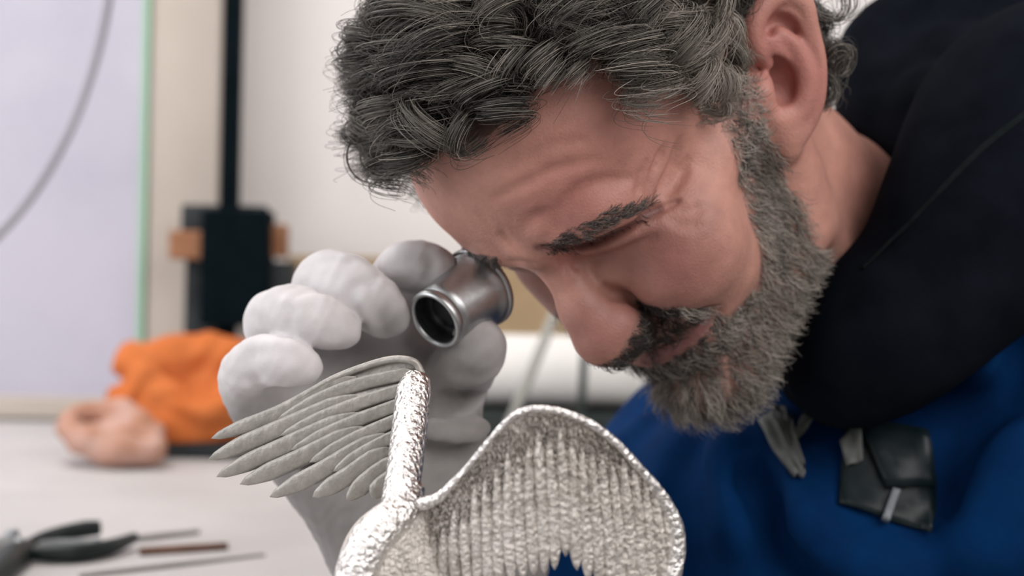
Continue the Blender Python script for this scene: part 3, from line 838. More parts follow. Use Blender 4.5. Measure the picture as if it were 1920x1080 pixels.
# folds
for pts, r in (([(1960, 560, .735), (1900, 660, .72), (1835, 730, .722)], .016), ([(1955, 740, .72), (1885, 860, .715), (1830, 980, .72), (1760, 1075, .74)], .020), ([(1470, 900, .76), (1540, 1010, .735), (1650, 1060, .73), (1740, 1080, .735)], .018), ([(1380, 830, .79), (1400, 930, .765), (1430, 1040, .77)], .014), ([(1330, 850, .80), (1300, 960, .79), (1310, 1080, .79)], .012), ([(1230, 760, .86), (1215, 860, .845), (1190, 960, .84)], .012), ([(1930, 880, .715), (1870, 990, .72), (1800, 1080, .735)], .02)):
    q = np.array([P(*p) for p in bspline(pts, 6)])
    g_ = JF.grad(q); q = q - g_ * np.clip(JF.sample(q) - r * .15, -.12, .12)[:, None]
    e = np.minimum(np.arange(len(q)), np.arange(len(q))[::-1]) / (len(q) * .3)
    JF.tube(q, list(r * np.clip(.2 + e, 0, 1)), .013)
for pts, r in (([(1340, 900, .8), (1350, 1000, .8), (1340, 1090, .8)], .006), ([(1550, 1060, .75), (1490, 1000, .76), (1440, 920, .77)], .005), ([(1800, 950, .72), (1880, 800, .71), (1935, 660, .72)], .005), ([(1840, 1090, .72), (1920, 960, .71)], .006)):
    q = np.array([P(*p) for p in bspline(pts, 6)])
    g_ = JF.grad(q); q = q - g_ * np.clip(JF.sample(q), -.12, .12)[:, None]
    JF.tube(q, r * 1.8, .016, 'sub')
JF.smooth(1)
JV, JQ = JF.net()
me = mesh_from('work_jacket', JV, JQ)
M['blue'] = noisy('blue_workwear', (.0007, .016, .066), (.0011, .026, .10), 25, .85, 0, .06, .25, .001, 900)
jacket = link('work_jacket', me, M['blue'], person, label='royal blue work jacket over the sweatshirt')
def on(F, px, py, d0=.62, d1=.95, lift=0.0):
    ds = np.arange(d0, d1, .001); pts = np.array([P(px, py, d) for d in ds])
    v = F.sample(pts); w = np.where(v < 0)[0]
    q = pts[w[0]] if len(w) else pts[int(np.argmin(v))]
    return q + F.grad(q) * lift if lift else q
def patch_on(F, quad, nu, nv, lift, thick=.0008, wob=0.0, **kw):
    """a small sheet of material lying on the cloth; quad in image pixels, clockwise from top left"""
    a, b, c, d = (np.array(p, float) for p in quad)
    top = []
    for j in range(nv + 1):
        for i in range(nu + 1):
            u, v = i / nu, j / nv
            p = (a * (1 - u) + b * u) * (1 - v) + (d * (1 - u) + c * u) * v
            top.append(on(F, p[0], p[1], lift=lift + wob * math.sin(7 * u + 3 * v) * math.sin(5 * v), **kw))
    top = np.array(top); g = F.grad(top); bot = top - g * thick
    V = np.vstack([top, bot]); m = len(top); w = nu + 1; Fc = []
    for j in range(nv):
        for i in range(nu):
            k = j * w + i
            Fc.append([k, k + w, k + w + 1, k + 1]); Fc.append([m + k, m + k + 1, m + k + w + 1, m + k + w])
    ring = [i for i in range(w)] + [j * w + nu for j in range(1, nv + 1)] + [nv * w + i for i in range(nu - 1, -1, -1)] + [j * w for j in range(nv - 1, 0, -1)]
    for i in range(len(ring)):
        a_, b_ = ring[i], ring[(i + 1) % len(ring)]
        Fc.append([a_, b_, m + b_, m + a_])
    return V, Fc
M['pocket'] = noisy('dark_green_grey_plastic', (.004, .010, .013), (.010, .018, .020), 60, .40, 0, .25, .2, .001, 120)
V_, F2 = patch_on(JF, [(1590, 792), (1738, 812), (1755, 1005), (1570, 950)], 12, 12, .004, .0015, .0015)
pocket = pyobj('chest_pocket', V_, F2, M['pocket'], jacket, label='dark grey-green plastic-faced chest pocket')
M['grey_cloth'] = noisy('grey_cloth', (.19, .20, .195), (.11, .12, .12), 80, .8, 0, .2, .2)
M['pale'] = material('pale_plastic', (.16, .18, .20), .45)
V_, F2 = patch_on(JF, [(1672, 918), (1684, 922), (1662, 990), (1648, 984)], 3, 8, .008, .004)
pyobj('pen', V_, F2, M['pale'], pocket, label='pale pen in the pocket')
V_, F2 = patch_on(JF, [(1578, 838), (1618, 798), (1620, 870), (1590, 882)], 5, 6, .008, .0015, .002)  # pale sheet painted as a glint on the plastic of the pocket
pyobj('label', V_, F2, M['grey_cloth'], pocket, label='grey sheet standing in for a highlight at the pocket edge')
V_, F2 = patch_on(JF, [(1612, 797), (1740, 812), (1742, 912), (1660, 918)], 8, 6, .007, .001, .001)
pyobj('pocket_flap', V_, F2, M['pocket'], pocket)
for quad in ([(1425, 800), (1455, 780), (1510, 900), (1492, 905)], [(1455, 775), (1490, 790), (1512, 880), (1500, 905)], [(1450, 772), (1478, 775), (1490, 825), (1470, 800)], [(1525, 778), (1545, 782), (1500, 830), (1486, 822)]):
    V_, F2 = patch_on(JF, quad, 4, 10, .006, .002, .003)
    pyobj('collar_strip', V_, F2, M['grey_cloth'], jacket, label='crumpled pale grey strip of lining showing below the beard')
# ------------------------------------------------------------------ the cast metal bird with raised wings
def cast_metal(name, c1, c2, rough, hscale, hstr, streak=None, metal=1.0):
    m = material(name, c1, rough, metal); n = N(m); v = n.coord()
    f = n.noise(v, 140, 5, .65)
    n.color(n.ramp(f, [(.35, c1), (.65, c2)]))
    h = n.math('ADD', n.noise(v, hscale, 3, .55), n.math('MULTIPLY', n.voro(v, hscale * .8, 'SMOOTH_F1'), .9))
    if streak is not None: h = n.math('ADD', h, n.math('MULTIPLY', n.noise(n.coord(streak), hscale, 3, .6), 1.4))
    n.bump(h, hstr, .0012)
    n.b.inputs['Roughness'].default_value = rough
    return m
M['cast'] = cast_metal('cast_pewter', (.60, .57, .53), (.76, .735, .70), .42, 520, .55)
M['cast_bright'] = cast_metal('hammered_pewter', (.86, .84, .82), (.95, .94, .93), .22, 620, 1.0)
M['cast_wing'] = cast_metal('chased_pewter', (.64, .605, .56), (.80, .765, .72), .50, 700, .9, (1, 1, .22), .72)
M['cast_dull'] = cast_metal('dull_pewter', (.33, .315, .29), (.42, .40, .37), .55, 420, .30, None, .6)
bird = empty('bird_sculpture', P(700, 1440, .507), 'silvery cast metal bird with both wings raised, chased feathers, in front', 'sculpture')
def wd(x, y):
    u = np.clip((x - 780) / 500, 0, 1)
    return .506 - .016 * np.sin(math.pi * u ** .9) + .004 * np.clip((y - 900) / 200, -1, 1) - .006 * u
# body
BF = Field(np.minimum.reduce([P(600, 900, .46), P(900, 1640, .56)]) - .01, np.maximum.reduce([P(600, 900, .46), P(1000, 1450, .56)]) + .01, .0011)
def bt(pts, rs, k=.006, mode='add'):
    q = bspline([P(*p) for p in pts], 6)
    BF.tube(q, list(np.interp(np.linspace(0, 1, len(q)), np.linspace(0, 1, len(rs)), rs) / 1000), k, mode, kin=.004)
bt([(768, 975, .514), (738, 995, .511), (712, 1030, .509), (700, 1090, .508), (712, 1180, .508), (750, 1290, .510)], [4.5, 8, 10.5, 11.5, 14, 12])
bt([(785, 985, .517), (795, 1020, .517), (806, 1080, .518), (796, 1180, .516)], [4, 10, 15, 17], .014)
bt([(750, 1290, .51), (740, 1560, .51)], [10, 9])
BV, BQ = BF.net(); me = mesh_from('body', BV, BQ)
link('body', me, M['cast_wing'], bird)
bc = P(742, 1560, .51); zb = .8657
V_, F2 = lathe([(.001, bc[2] - zb), (.009, bc[2] - zb), (.011, .012), (.024, .008), (.027, .004), (.027, 0), (.001, 0)], np.array([bc[0], bc[1], zb]), np.array([0, 0, 1.0]), 40)
pyobj('base', V_, F2, M['cast'], bird)
# bright crest running down the breast
V_, F2 = sweep([P(*p) for p in bspline([(772, 915, .516), (752, 958, .506), (706, 1000, .4985), (680, 1045, .496), (668, 1090, .495), (672, 1180, .4945)], 6)], list(np.interp(np.linspace(0, 1, 31), [0, .3, 1], [.0050, .0074, .0080])), 20)
V_ = np.array(V_)
pyobj('breast', V_, F2, M['cast_bright'], bird, label='bright hammered breast')

def outline(pts, n=10): return bspline(pts, n)
def at_x(poly, x):
    return np.interp(x, poly[:, 0], poly[:, 1])
TOP = outline([(790, 946), (822, 934), (850, 906), (880, 872), (910, 836), (940, 801), (970, 775), (1005, 766), (1050, 771), (1105, 793), (1150, 826), (1190, 868), (1226, 908), (1250, 938)], 8)
BOT = np.array([(790, 1130), (860, 1120), (900, 1106), (950, 1092), (987, 1082), (1017, 1073), (1044, 1062), (1060, 1040), (1083, 1077), (1110, 1098), (1150, 1120), (1200, 1140), (1240, 1146), (1290, 1140)], float)
EDGE = outline([(1226, 908), (1252, 940), (1270, 978), (1276, 1015), (1271, 1055), (1258, 1100), (1238, 1140)], 6)
def slab(name, rows, thick, mat, parent, **kw):
    """rows: list of equally long lists of (px, py, depth); front surface with a back a little behind"""
    R = np.array([[P(*p) for p in r] for r in rows]); nr, nc = R.shape[:2]
    view = R - CAMP; view /= np.linalg.norm(view, axis=2, keepdims=True)
    B = R + view * thick
    V = np.concatenate([R.reshape(-1, 3), B.reshape(-1, 3)]); m = nr * nc; F = []
    for j in range(nr - 1):
        for i in range(nc - 1):
            k = j * nc + i
            F.append([k, k + nc, k + nc + 1, k + 1]); F.append([m + k, m + k + 1, m + k + nc + 1, m + k + nc])
    ring = list(range(nc)) + [j * nc + nc - 1 for j in range(1, nr)] + [(nr - 1) * nc + i for i in range(nc - 2, -1, -1)] + [j * nc for j in range(nr - 2, 0, -1)]
    for i in range(len(ring)):
        a, b = ring[i], ring[(i + 1) % len(ring)]
        F.append([a, b, m + b, m + a])
    return pyobj(name, V, F, mat, parent, **kw)
rows = []
for v in np.linspace(0, 1, 26):
    r = []
    for x in np.linspace(792, 1262, 60):
        yt = at_x(TOP, x) if x < 1250 else np.interp(x, EDGE[:20, 0], EDGE[:20, 1])
        yb = min(at_x(BOT, x) - 34, 1180)
        xx = x + 10 * v * (x - 790) / 470 * (1 - np.clip((x - 1200) / 60, 0, 1)); y = yt + (yb - yt) * v
        r.append((xx, y, wd(xx, y) + .0015 - .0012 * math.sin(math.pi * v)))
    rows.append(r)
wing = slab('near_wing', rows, .0035, M['cast_wing'], bird, label='right-hand wing facing the viewer, finely chased')
# flight feathers
def feather(name, c, halfw, d, bulge, thick, mat, parent, tip=.16, root=.06, nc=7, grow=1.0):
    """a long leaf: centre line c (n, 2) in image pixels, widths in px, depth function"""
    c = np.array(c, float); n = len(c); T = np.gradient(c, axis=0); T /= np.linalg.norm(T, axis=1, keepdims=True)
    Nn = np.stack([-T[:, 1], T[:, 0]], 1)
    s = np.linspace(0, 1, n); w = halfw * np.clip(np.sqrt(np.clip((1 - s) / tip, 0, 1)), .03, 1) * np.clip((s / root) ** .5, .15, 1)
    rows = []
    for i in range(n):
        rows.append([(c[i, 0] + Nn[i, 0] * w[i] * q, c[i, 1] + Nn[i, 1] * w[i] * q, d(c[i, 0], c[i, 1]) - bulge * math.sqrt(max(0, 1 - q * q * .97)) * min(1, (w[i] / halfw) + .05) * (grow + (1 - grow) * min(1, s[i] * 1.6))) for q in np.linspace(-1, 1, nc)])
    return slab(name, rows, thick, mat, parent)
rnd = random.Random(3)
xs = np.linspace(812, 1248, 23)
for i, x in enumerate(xs):
    yt = at_x(TOP, x); yb = at_x(BOT, x + 6) + rnd.uniform(-6, 6)
    u = (x - 790) / 470
    y0 = yt + (yb - yt) * (.32 - .29 * u + rnd.uniform(-.05, .05))
    tilt = 4 + 14 * u
    s = np.linspace(0, 1, 26)
    cx = x + tilt * s * (y0 * 0 + 1) + 1.2 * np.sin(6 * s + i)
    cy = y0 + (yb - y0) * s
    feather('feather', np.c_[cx, cy], 12.4, lambda a, b: wd(a, b) - .0002, .0015, .0016, M['cast_wing'], wing, tip=.16, root=.35)
# short covert strokes, too many and too small to tell apart
CV, CF = [], []
for k in range(1900):
    x = rnd.uniform(800, 1235); yt = at_x(TOP, x); yb = at_x(BOT, x)
    u = (x - 790) / 470; fr = rnd.random() ** 1.2 * (.92 - .5 * u)
    y = yt + 5 + (yb - yt - 30) * fr
    if y > yb - 25: continue
    Ls = rnd.uniform(8, 22); wv = rnd.uniform(2.0, 4.2); a = math.radians(90 + rnd.gauss(0, 16) + 20 * (.3 - u))
    t = np.array([math.cos(a), math.sin(a)]); nn = np.array([-t[1], t[0]])
    pts = [(-.5 * Ls, 0, 0), (-.1 * Ls, wv, .1), (.5 * Ls, 0, 0), (-.1 * Ls, -wv, .1), (0, 0, 1)]
    dd = wd(x, y) - .0002 - (.0011 if fr > .3 else .0004); b0 = len(CV)
    for al, ac, hgt in pts:
        q = np.array([x, y]) + t * al + nn * ac
        CV.append(P(q[0], q[1], dd + .0012 - .0022 * hgt))
    CF += [[b0, b0 + 1, b0 + 4], [b0 + 1, b0 + 2, b0 + 4], [b0 + 2, b0 + 3, b0 + 4], [b0 + 3, b0, b0 + 4], [b0 + 3, b0 + 2, b0 + 1, b0]]
pyobj('covert_feathers', CV, CF, M['cast_wing'], wing, smooth=False, kind='stuff')
# rolled leading edge
pth = [P(x, y, wd(x, y) - .0006) for x, y in TOP]
V_, F2 = sweep(pth, np.interp(np.linspace(0, 1, len(pth)), [0, .2, .55, 1], [.0026, .0011, .0012, .0018]), 14)
pyobj('leading_edge', V_, F2, M['cast_bright'], wing, label='bright rolled leading edge')
pth = [P(x - 7, y, wd(x, y) - .0004) for x, y in EDGE]
V_, F2 = sweep(pth, np.interp(np.linspace(0, 1, len(pth)), [0, .3, 1], [.0018, .0030, .0042]), 16)
pyobj('wing_wrist', V_, F2, M['cast_bright'], wing, label='thick bright outer edge of the wing')

# far wing
def fd(x, y): return .556 + .034 * np.clip((770 - x) / 370, 0, 1.1) - .012 * np.clip((y - 700) / 230, 0, 1.2)
FT = outline([(792, 700), (775, 676), (735, 672), (682, 686), (622, 710), (560, 746), (520, 766)], 8)[::-1]
rows = []
tipx = outline([(500, 775), (520, 830), (560, 880), (630, 905), (720, 925)], 6)
bone = outline([(792, 700), (770, 780), (752, 860), (745, 930)], 8)
nR = 22
for v in np.linspace(0, 1, nR):
    a = np.array([np.interp(v, np.linspace(0, 1, len(bone)), bone[:, k]) for k in (0, 1)])
    b = np.array([np.interp(v, np.linspace(0, 1, len(tipx)), tipx[:, k]) for k in (0, 1)])
    r = []
    for u in np.linspace(0, 1, 24):
        x, y = a * (1 - u) + b * u
        if True:
            up = (1 - v) ** 1.5
            yt = np.interp(x, FT[:, 0], FT[:, 1])
            y = y * (1 - up) + yt * up
        r.append((x, y, fd(x, y) + .001))
    rows.append(r[::-1])
fwing = slab('far_wing', rows, .0035, M['cast_dull'], bird, label='left-hand wing spread away from the viewer, dull grey')
tips = [((770, 690), (640, 716), (520, 776), (396, 822)), ((780, 715), (650, 752), (520, 806), (390, 862)), ((775, 742), (650, 786), (530, 838), (406, 894)), ((772, 768), (660, 812), (560, 860), (450, 908)), ((768, 796), (680, 838), (600, 884), (506, 932)), ((764, 826), (700, 860), (650, 894), (586, 932)), ((760, 856), (712, 884), (685, 905), (650, 938)), ((756, 880), (730, 900), (712, 914), (698, 934))]
for k, t4 in enumerate(tips):
    c = outline(t4, 9)[(7 if k < 4 else 4 if k < 6 else 0):]
    feather('feather', c, 17.5 if k else 15, lambda a, b: fd(a, b) - .0004, .0011, .0028, M['cast_dull'], fwing, tip=.22, grow=.12, root=.2)
for k, (t0, t1) in enumerate(((0, 1), (1, 2), (2, 3), (3, 4), (4, 5))):     # shorter second row
    c = (outline(tips[t0], 9) + outline(tips[t1], 9)) / 2; c = c[:19] - [0, 5]
    feather('covert', c, 13, lambda a, b: fd(a, b) - .0009, .0008, .0016, M['cast_dull'], fwing, tip=.25, grow=.1)
V_, F2 = sweep([P(x, y + 2, fd(x, y) - .0002) for x, y in FT], .0015, 12)
pyobj('wing_edge', V_, F2, M['cast_dull'], fwing)
# the thick hammered arm of the far wing
arm = [P(*p) for p in bspline([(786, 702, .556), (776, 735, .550), (768, 800, .540), (760, 870, .528), (752, 925, .518), (752, 955, .514)], 10)]
V_, F2 = sweep(arm, np.interp(np.linspace(0, 1, len(arm)), [0, .06, .2, .75, 1], [.0025, .0052, .0068, .0066, .0075]), 28)
pyobj('wing_arm', V_, F2, M['cast_bright'], fwing, label='bright hammered arm of the wing')
# ------------------------------------------------------------------ bench, tools and the wall behind
BZ = .865  # bench and background scaled up about the camera, depths and sizes baked in
def B(px, py, lift=0.0):
    """point of the bench top met by the camera ray through an image pixel"""
    d = P(px, py, 1.0) - CAMP
    return CAMP + d * ((BZ + lift - CAMP[2]) / d[2])
M['wall'] = noisy('warm_white_paint', (.83, .80, .785), (.87, .845, .83), 3, .8, 0, .2, .05, .002, 60)
M['grey_floor'] = noisy('grey_concrete', (.22, .21, .2), (.3, .29, .28), 4, .8)
WY = 2.18
def boxo(name, c, s, mat, r=.004, parent=None, **kw):
    V, F = bevel_box(c, s, r); return pyobj(name, V, F, mat, parent, smooth=False, **kw)
boxo('wall_back', (0, WY + .05, 1.3), (6.2, .1, 2.6), M['wall'], 0, kind='structure')
boxo('wall_left', (-3.05, -.3, 1.3), (.1, 4.3, 2.6), M['wall'], 0, kind='structure')
boxo('wall_right', (3.05, -.3, 1.3), (.1, 4.3, 2.6), M['wall'], 0, kind='structure')
boxo('wall_front', (0, -2.45, 1.3), (6.2, .1, 2.6), M['wall'], 0, kind='structure')
boxo('floor', (0, -.3, -.05), (6.2, 4.4, .1), M['grey_floor'], 0, kind='structure')
boxo('ceiling', (0, -.3, 2.65), (6.2, 4.4, .1), M['wall'], 0, kind='structure')

M['bench'] = noisy('scuffed_white_bench', (.50, .485, .48), (.57, .555, .55), 7, .55, 0, .35, .06, .002, 80)
M['bench_leg'] = material('bench_leg_grey', (.2, .2, .2), .5)
bench = empty('workbench', (-.2, 1.1, 0), 'long pale workbench with scuffed white top running along the wall', 'workbench')
tv = [bevel_box((-.775, 1.24, BZ - .02), (1.55, 1.72, .04), .003), bevel_box((.60, 1.82, BZ - .02), (1.20, .56, .04), .003)]
V_, F2 = join(tv); pyobj('worktop', V_, F2, M['bench'], bench, False)
for x, y in ((-1.45, .46), (-1.45, 2.02), (-.02, .46), (1.12, 1.6), (1.12, 2.02)):
    boxo('leg', (x, y, (BZ - .04) / 2), (.06, .06, BZ - .04), M['bench_leg'], .004, bench)

# lilac panel, its green edge, the post beside it and the rail under it
M['lilac'] = noisy('lilac_white_panel', (.46, .45, .54), (.53, .515, .60), 5, .5, 0, .3)
M['green'] = material('pale_green_edge', (.33, .54, .39), .5)
M['post'] = noisy('beige_paint', (.49, .435, .38), (.55, .49, .435), 4, .7, 0, .2)
PD = 2.05
pl, pr = P(-300, 400, PD), P(263, 400, PD)
pb = P(100, 746, PD)[2]
panel = empty('lilac_panel', ((pl[0] + pr[0]) / 2, PD, pb), 'large pale lilac panel with a green edge, left of the beige post', 'panel')
boxo('sheet', ((pl[0] + pr[0]) / 2, PD + .006, pb + .66), (pr[0] - pl[0], .012, 1.32), M['lilac'], .001, panel)
ge = P(267, 400, PD)
boxo('edge_strip', (ge[0] + .001, PD + .004, pb + .66), (.0100, .02, 1.32), M['green'], .001, panel, label='pale green edge strip')
ps, pe = P(276, 400, PD), P(408, 400, PD)
boxo('trim_1', ((ps[0] + pe[0]) / 2, PD + .05, 1.76), (pe[0] - ps[0], .10, 1.72), M['post'], .004, kind='structure')
rz = P(100, 812, 2.0)[2]
boxo('trim_2', (-1.14, PD + .01, (BZ + pb) / 2 + .003), (1.66, .05, pb - BZ - .002), M['post'], .004, kind='structure')

# hanging cable
M['cable'] = material('grey_cable', (.27, .265, .30), .6)
V_, F2 = sweep([P(*p) for p in bspline([(214, -120, 1.57), (207, -20, 1.57), (188, 80, 1.57), (158, 180, 1.56), (118, 272, 1.54), (62, 365, 1.53), (0, 438, 1.52), (-90, 520, 1.51), (-230, 600, 1.51)], 8)], .0043, 12)
pyobj('cable', V_, F2, M['cable'], label='thin grey cable hanging in a curve before the lilac panel', cat='cable')

# dark pole with a black box and wooden jaws
M['black'] = noisy('black_enamel', (.0015, .005, .007), (.003, .007, .010), 30, .7, 0, .04)
M['charcoal'] = noisy('charcoal_steel', (.03, .036, .04), (.045, .052, .056), 30, .6, 0, .15)
M['wood'] = noisy('brown_wood', (.27, .12, .06), (.36, .18, .10), 25, .7, 0, .2, stretch=(1, 1, 6))
SD = 1.93
k = SD / FPX
def pb_(x0, y0, x1, y1, d, dep): 
    a, b = P(x0, y0, d), P(x1, y1, d); c = P((x0 + x1) / 2, (y0 + y1) / 2, d)
    return (c[0], d + dep / 2, c[2]), ((x1 - x0) * d / FPX, dep, (y1 - y0) * d / FPX)
st = empty('bench_vice_stand', (P(430, 640, SD)[0], SD, BZ), 'dark pole stand with black box and wooden jaws before the beige post', 'stand')
a, b = P(432, -60, SD), P(418, 500, SD)
c, s = pb_(408, -400, 442, 640, SD + .02, .022)
c = ((a[0] + b[0]) / 2 + .001, c[1], BZ + .5)
boxo('pole', (P(426, 200, SD)[0], SD + .03, BZ + .45), (.0247, .026, .9), M['black'], .003, st)
for nm, q, mt, dep, dd in (('box', (374, 392, 502, 612), 'black', .055, -.03), ('back_plate', (338, 384, 500, 470), 'charcoal', .02, .04), ('bracket', (345, 480, 400, 640), 'charcoal', .03, .035), ('wooden_jaw', (315, 432, 384, 486), 'wood', .04, -.005), ('wooden_jaw', (498, 420, 536, 482), 'wood', .03, .0), ('motor', (490, 490, 548, 560), 'charcoal', .05, .0)):
    c, s = pb_(*q, SD + dd, dep); boxo(nm, c, s, M[mt], .004, st)
c, s = pb_(352, 600, 520, 690, SD - .02, .09)
boxo('foot', (c[0], c[1], BZ + .042), (s[0], .14, .084), M['charcoal'], .006, st)

# tan board low on the wall, white roll on a dark tray, two rods
M['tan'] = noisy('tan_fibreboard', (.40, .29, .17), (.46, .34, .21), 12, .8, 0, .2)
a, b = P(540, 470, 2.13), P(1500, 470, 2.13)
boxo('back_board', ((a[0] + b[0]) / 2, 2.14, (BZ + P(900, 485, 2.13)[2]) / 2), (b[0] - a[0], .02, P(900, 485, 2.13)[2] - BZ - .002), M['tan'], .003, label='tan fibreboard upstand against the wall behind the loupe', cat='board')
M['white_roll'] = noisy('white_paper', (.80, .79, .76), (.84, .83, .80), 10, .7, 0, .2)
RD = 1.81
ra, rb = P(820, 690, RD), P(1330, 700, RD)
rr = 66 * RD / FPX
axr = (rb - ra) / np.linalg.norm(rb - ra); Lr = np.linalg.norm(rb - ra)
V_, F2 = lathe([(.012, 0), (rr * .9, 0), (rr, .004), (rr, Lr - .004), (rr * .9, Lr), (.012, Lr), (.012, 0)], ra, axr, 48)
roll = pyobj('paper_roll', V_, F2, M['white_roll'], label='thick white roll lying on dark tray behind the hand', cat='roll')
M['dark_green'] = noisy('dark_green_tray', (.020, .030, .028), (.03, .04, .037), 20, .6, 0, .3)
zt = min(ra[2], rb[2]) - rr
tv = []
cx = (ra[0] + rb[0]) / 2
hT = zt - BZ - .004
tv.append(bevel_box((cx, RD, BZ + .005), (Lr + .04, .13, .010), .002))
for sy in (-1, 1): tv.append(bevel_box((cx, RD + sy * .06, BZ + hT / 2 + .002), (Lr + .04, .010, hT), .002))
for sx in (-1, 0, 1): tv.append(bevel_box((cx + sx * Lr * .46, RD, BZ + hT / 2 + .0), (.012, .12, hT - .004), .002))
V_, F2 = join(tv); pyobj('tray', V_, F2, M['dark_green'], None, False, label='low dark green tray carrying the white roll', cat='tray')
M['rod_light'] = material('grey_plastic_rod', (.36, .36, .33), .5)
def lean(name, x0, y0, x1, y1, d0, r, mat, **kw):
    p1 = P(x1, y1, d0); foot = B(x1, y1)
    a = P(x0, y0, d0 + .01); dirv = (p1 - a) / np.linalg.norm(p1 - a)
    t = (BZ + r * .9 - a[2]) / dirv[2]; e = a + dirv * t
    V, F = sweep([a, a + (e - a) * .5, e], r, 14); return pyobj(name, V, F, mat, **kw)
lean('rod', 1046, 575, 958, 790, 1.69, .0063, M['rod_light'], label='pale grey rod leaning against the white roll', cat='rod')
lean('rod', 1097, 640, 1089, 790, 1.70, .0050, M['dark_green'], label='thin dark green upright rod before the white roll', cat='rod')

# orange cloth and brownish cloth
def cloth(name, lumps, h, mat, cuts=(), rest=.001, amp=.003, **kw):
    pts = np.array([p for l, _ in lumps for p in l]); r = max(max(np.atleast_1d(x)) for _, x in lumps) + .02
    Fd = Field(pts.min(0) - r, pts.max(0) + r, h)
    for l, rs in lumps: Fd.tube(bspline(l, 5), list(np.interp(np.linspace(0, 1, 5 * (len(l) - 1) + 1), np.linspace(0, 1, len(rs)), rs)), .010, kin=.01)
    for l, rr_ in cuts: Fd.tube(bspline(l, 5), rr_, .008, 'sub')
    X, Y, Z = np.meshgrid(*[Fd.lo[i] + Fd.h * np.arange(Fd.n[i]) for i in range(3)], indexing='ij')
    Fd.F += (amp * (np.sin(60 * X + 50 * Z + 2 * np.sin(31 * Z)) * np.sin(52 * Z - 40 * Y + 3 * np.sin(23 * X)) + .5 * np.sin(110 * X - 150 * Z + 2 * np.sin(50 * X + 40 * Y)))).astype(np.float32)
    zmin = BZ + rest; Fd.F = np.maximum(Fd.F, (zmin - Z).astype(np.float32))
    V, Q = Fd.net(); V[:, 2] = np.maximum(V[:, 2], zmin)
    return link(name, mesh_from(name, V, Q), mat, **kw)
M['orange'] = noisy('orange_cotton', (.52, .135, .035), (.62, .19, .06), 14, .9, 0, .1, .2, .001, 700)
M['brown_cloth'] = noisy('faded_pink_brown_cloth', (.42, .20, .12), (.56, .36, .30), 22, .9, 0, .1, .2, .001, 700)
d = 1.70
cloth('orange_cloth', [
    ([P(240, 690, d), P(330, 668, d + .024), P(430, 672, d + .036), P(500, 700, d + .036)], [.0145, .0241, .0265, .0241]),
    ([P(255, 700, d - .012), P(300, 740, d - .024), P(360, 770, d - .024), P(460, 760, d)], [.0170, .0200, .0225, .0241]),
    ([P(222, 742, d - .024), P(262, 775, d - .040), P(330, 812, d - .045), P(450, 800, d - .012)], [.0160, .0190, .0190, .0200]),
    ([P(290, 800, d - .024), P(380, 810, d - .024), P(470, 812, d)], [.0169, .0193, .0193]),
    ([P(330, 760, d - .040), P(390, 770, d - .046), P(470, 740, d - .03)], [.010, .015, .013]),
    ([P(300, 715, d + .036), P(400, 735, d + .048), P(500, 745, d + .048)], [.0362, .0482, .0422]),
    ([P(250, 660, d + .024), P(225, 690, d - .012)], [.0121, .0096])],
    .0028, M['orange'], [([P(310, 738, d - .056), P(390, 718, d - .050), P(480, 735, d - .036)], .011), ([P(262, 748, d - .056), P(310, 770, d - .062), P(360, 800, d - .070)], .008), ([P(300, 800, d - .080), P(380, 796, d - .075), P(450, 770, d - .060)], .008), ([P(252, 690, d - .048), P(310, 712, d - .048), P(360, 725, d - .048)], .009), ([P(380, 700, d - .05), P(420, 690, d - .03), P(470, 700, d - .02)], .006)],
    rest=.0185, label='crumpled orange cloth heaped on the bench behind the far wing', cat='cloth')
d = 1.635
cloth('brown_cloth', [
    ([P(124, 800, d - .055), P(160, 826, d - .084), P(225, 842, d - .090), P(290, 845, d - .084)], [.010, .0150, .0165, .0130]),
    ([P(130, 785, d - .036), P(185, 775, d - .024), P(240, 790, d - .030), P(285, 815, d - .045)], [.0090, .0100, .0125, .0130]),
    ([P(165, 805, d - .045), P(220, 815, d - .050), P(275, 825, d - .060)], [.0080, .0110, .0120]),
    ([P(195, 762, d - .012), P(232, 775, d - .024), P(268, 800, d - .040)], [.0080, .0095, .0090])],
    .0026, M['brown_cloth'], [([P(160, 796, d - .080), P(215, 802, d - .085), P(275, 808, d - .085)], .0075), ([P(205, 778, d - .055), P(240, 792, d - .06), P(270, 806, d - .07)], .005)], amp=.0022,
    label='faded pinkish brown rag lying beside the orange cloth', cat='cloth')
bx = [bevel_box((B(385, 850)[0], 1.705, BZ + .0095), (.17, .13, .017), .003)]  # dark block added as the shade below the heaped cloth
V_, F2 = join(bx); pyobj('shade_block', V_, F2, M['charcoal'], None, False, label='flat charcoal case standing in for shade under the orange cloth', cat='case')

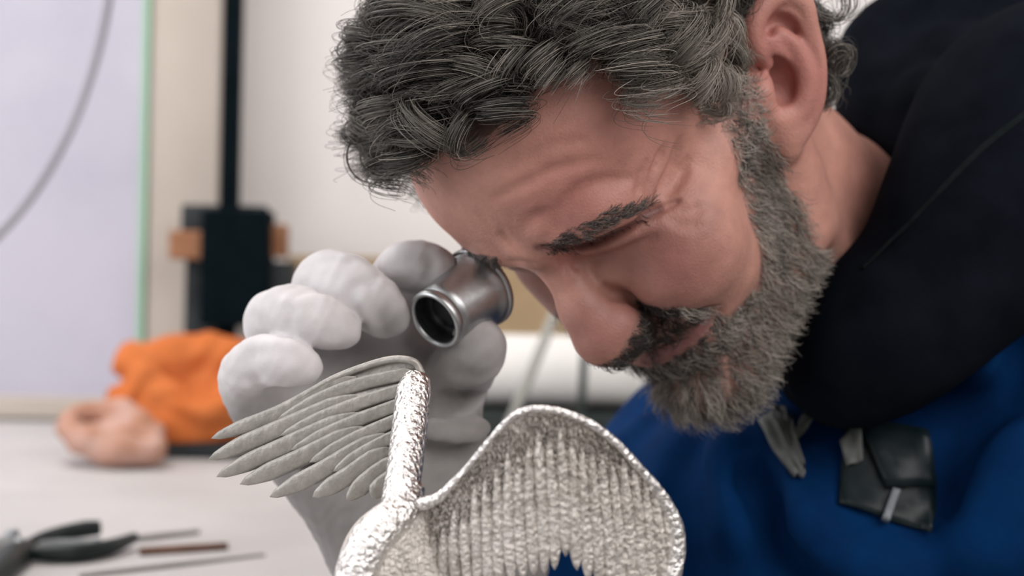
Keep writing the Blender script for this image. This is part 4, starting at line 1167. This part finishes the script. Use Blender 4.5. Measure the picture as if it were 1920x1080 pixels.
# pliers and three thin tools lying on the bench
M['grip'] = noisy('dark_green_rubber', (.006, .012, .013), (.012, .02, .02), 60, .5, 0, .35)
M['tool_steel'] = noisy('tool_steel', (.22, .24, .25), (.34, .36, .37), 60, .38, .8)
pv = B(24, 1046, .008)
pliers = empty('pliers', B(24, 1052), 'black-handled pliers lying open at the front left of the bench', 'pliers')
def btube(pts, rs, seg=14):
    q = bspline([B(x, y, l) for x, y, l in pts], 6)
    return sweep(q, np.interp(np.linspace(0, 1, len(q)), np.linspace(0, 1, len(rs)), rs) * 1.2, seg)
def handle(pts, rs): 
    V, F = btube(pts, rs); return pyobj('handle', V, F, M['grip'], pliers)
handle([(52, 1020, .010), (80, 1009, .010), (120, 999, .010), (160, 992, .011), (186, 990, .011)], [.003, .0042, .0050, .0056, .0050])
handle([(40, 1036, .007), (90, 1038, .007), (150, 1036, .007), (205, 1026, .007), (252, 1008, .008)], [.0040, .0052, .0056, .0052, .0034])
V_, F2 = btube([(60, 1024, .007), (110, 1020, .007), (190, 1016, .007)], [.0025, .0030, .0022]); pyobj('spring', V_, F2, M['tool_steel'], pliers)
V_, F2 = btube([(52, 1030, .008), (24, 1044, .008), (2, 1066, .008), (-40, 1100, .007)], [.0060, .0085, .0072, .0030]); pyobj('jaw', V_, F2, M['grip'], pliers)
V_, F2 = btube([(46, 1024, .010), (10, 1026, .010), (-30, 1050, .010), (-70, 1085, .008)], [.005, .0070, .0060, .0030]); pyobj('jaw', V_, F2, M['tool_steel'], pliers)
V_, F2 = lathe([(.0001, .0), (.005, 0), (.005, .018), (.004, .0195), (.0001, .0195)], B(22, 1044) + [0, 0, .0005], np.array([0, 0, 1.0]), 24); pyobj('pivot', V_, F2, M['tool_steel'], pliers)
def rodtool(name, a, b, rs, mat, **kw):
    V, F = btube([(*a, rs[0]), ((a[0] + b[0]) / 2, (a[1] + b[1]) / 2, max(rs)), (*b, rs[1])], [rs[0], max(rs), rs[1]], 12); return pyobj(name, V, F, mat, **kw)
M['grey_rod'] = material('dull_grey_steel', (.33, .32, .31), .5)
M['brown_rod'] = noisy('brown_varnish', (.15, .075, .05), (.24, .13, .09), 40, .5)
rodtool('needle_file', (236, 1012), (372, 997), (.0022, .0018), M['grey_rod'], label='short grey needle file beyond the pliers grip', cat='file')
rodtool('brown_handle_tool', (262, 1034), (426, 1024), (.0028, .0026), M['brown_rod'], label='thin brown wooden tool handle beside the pliers', cat='tool')
rodtool('steel_scriber', (150, 1079), (496, 1040), (.0016, .0010), M['grey_rod'], label='long thin steel scriber in front of the pliers', cat='tool')
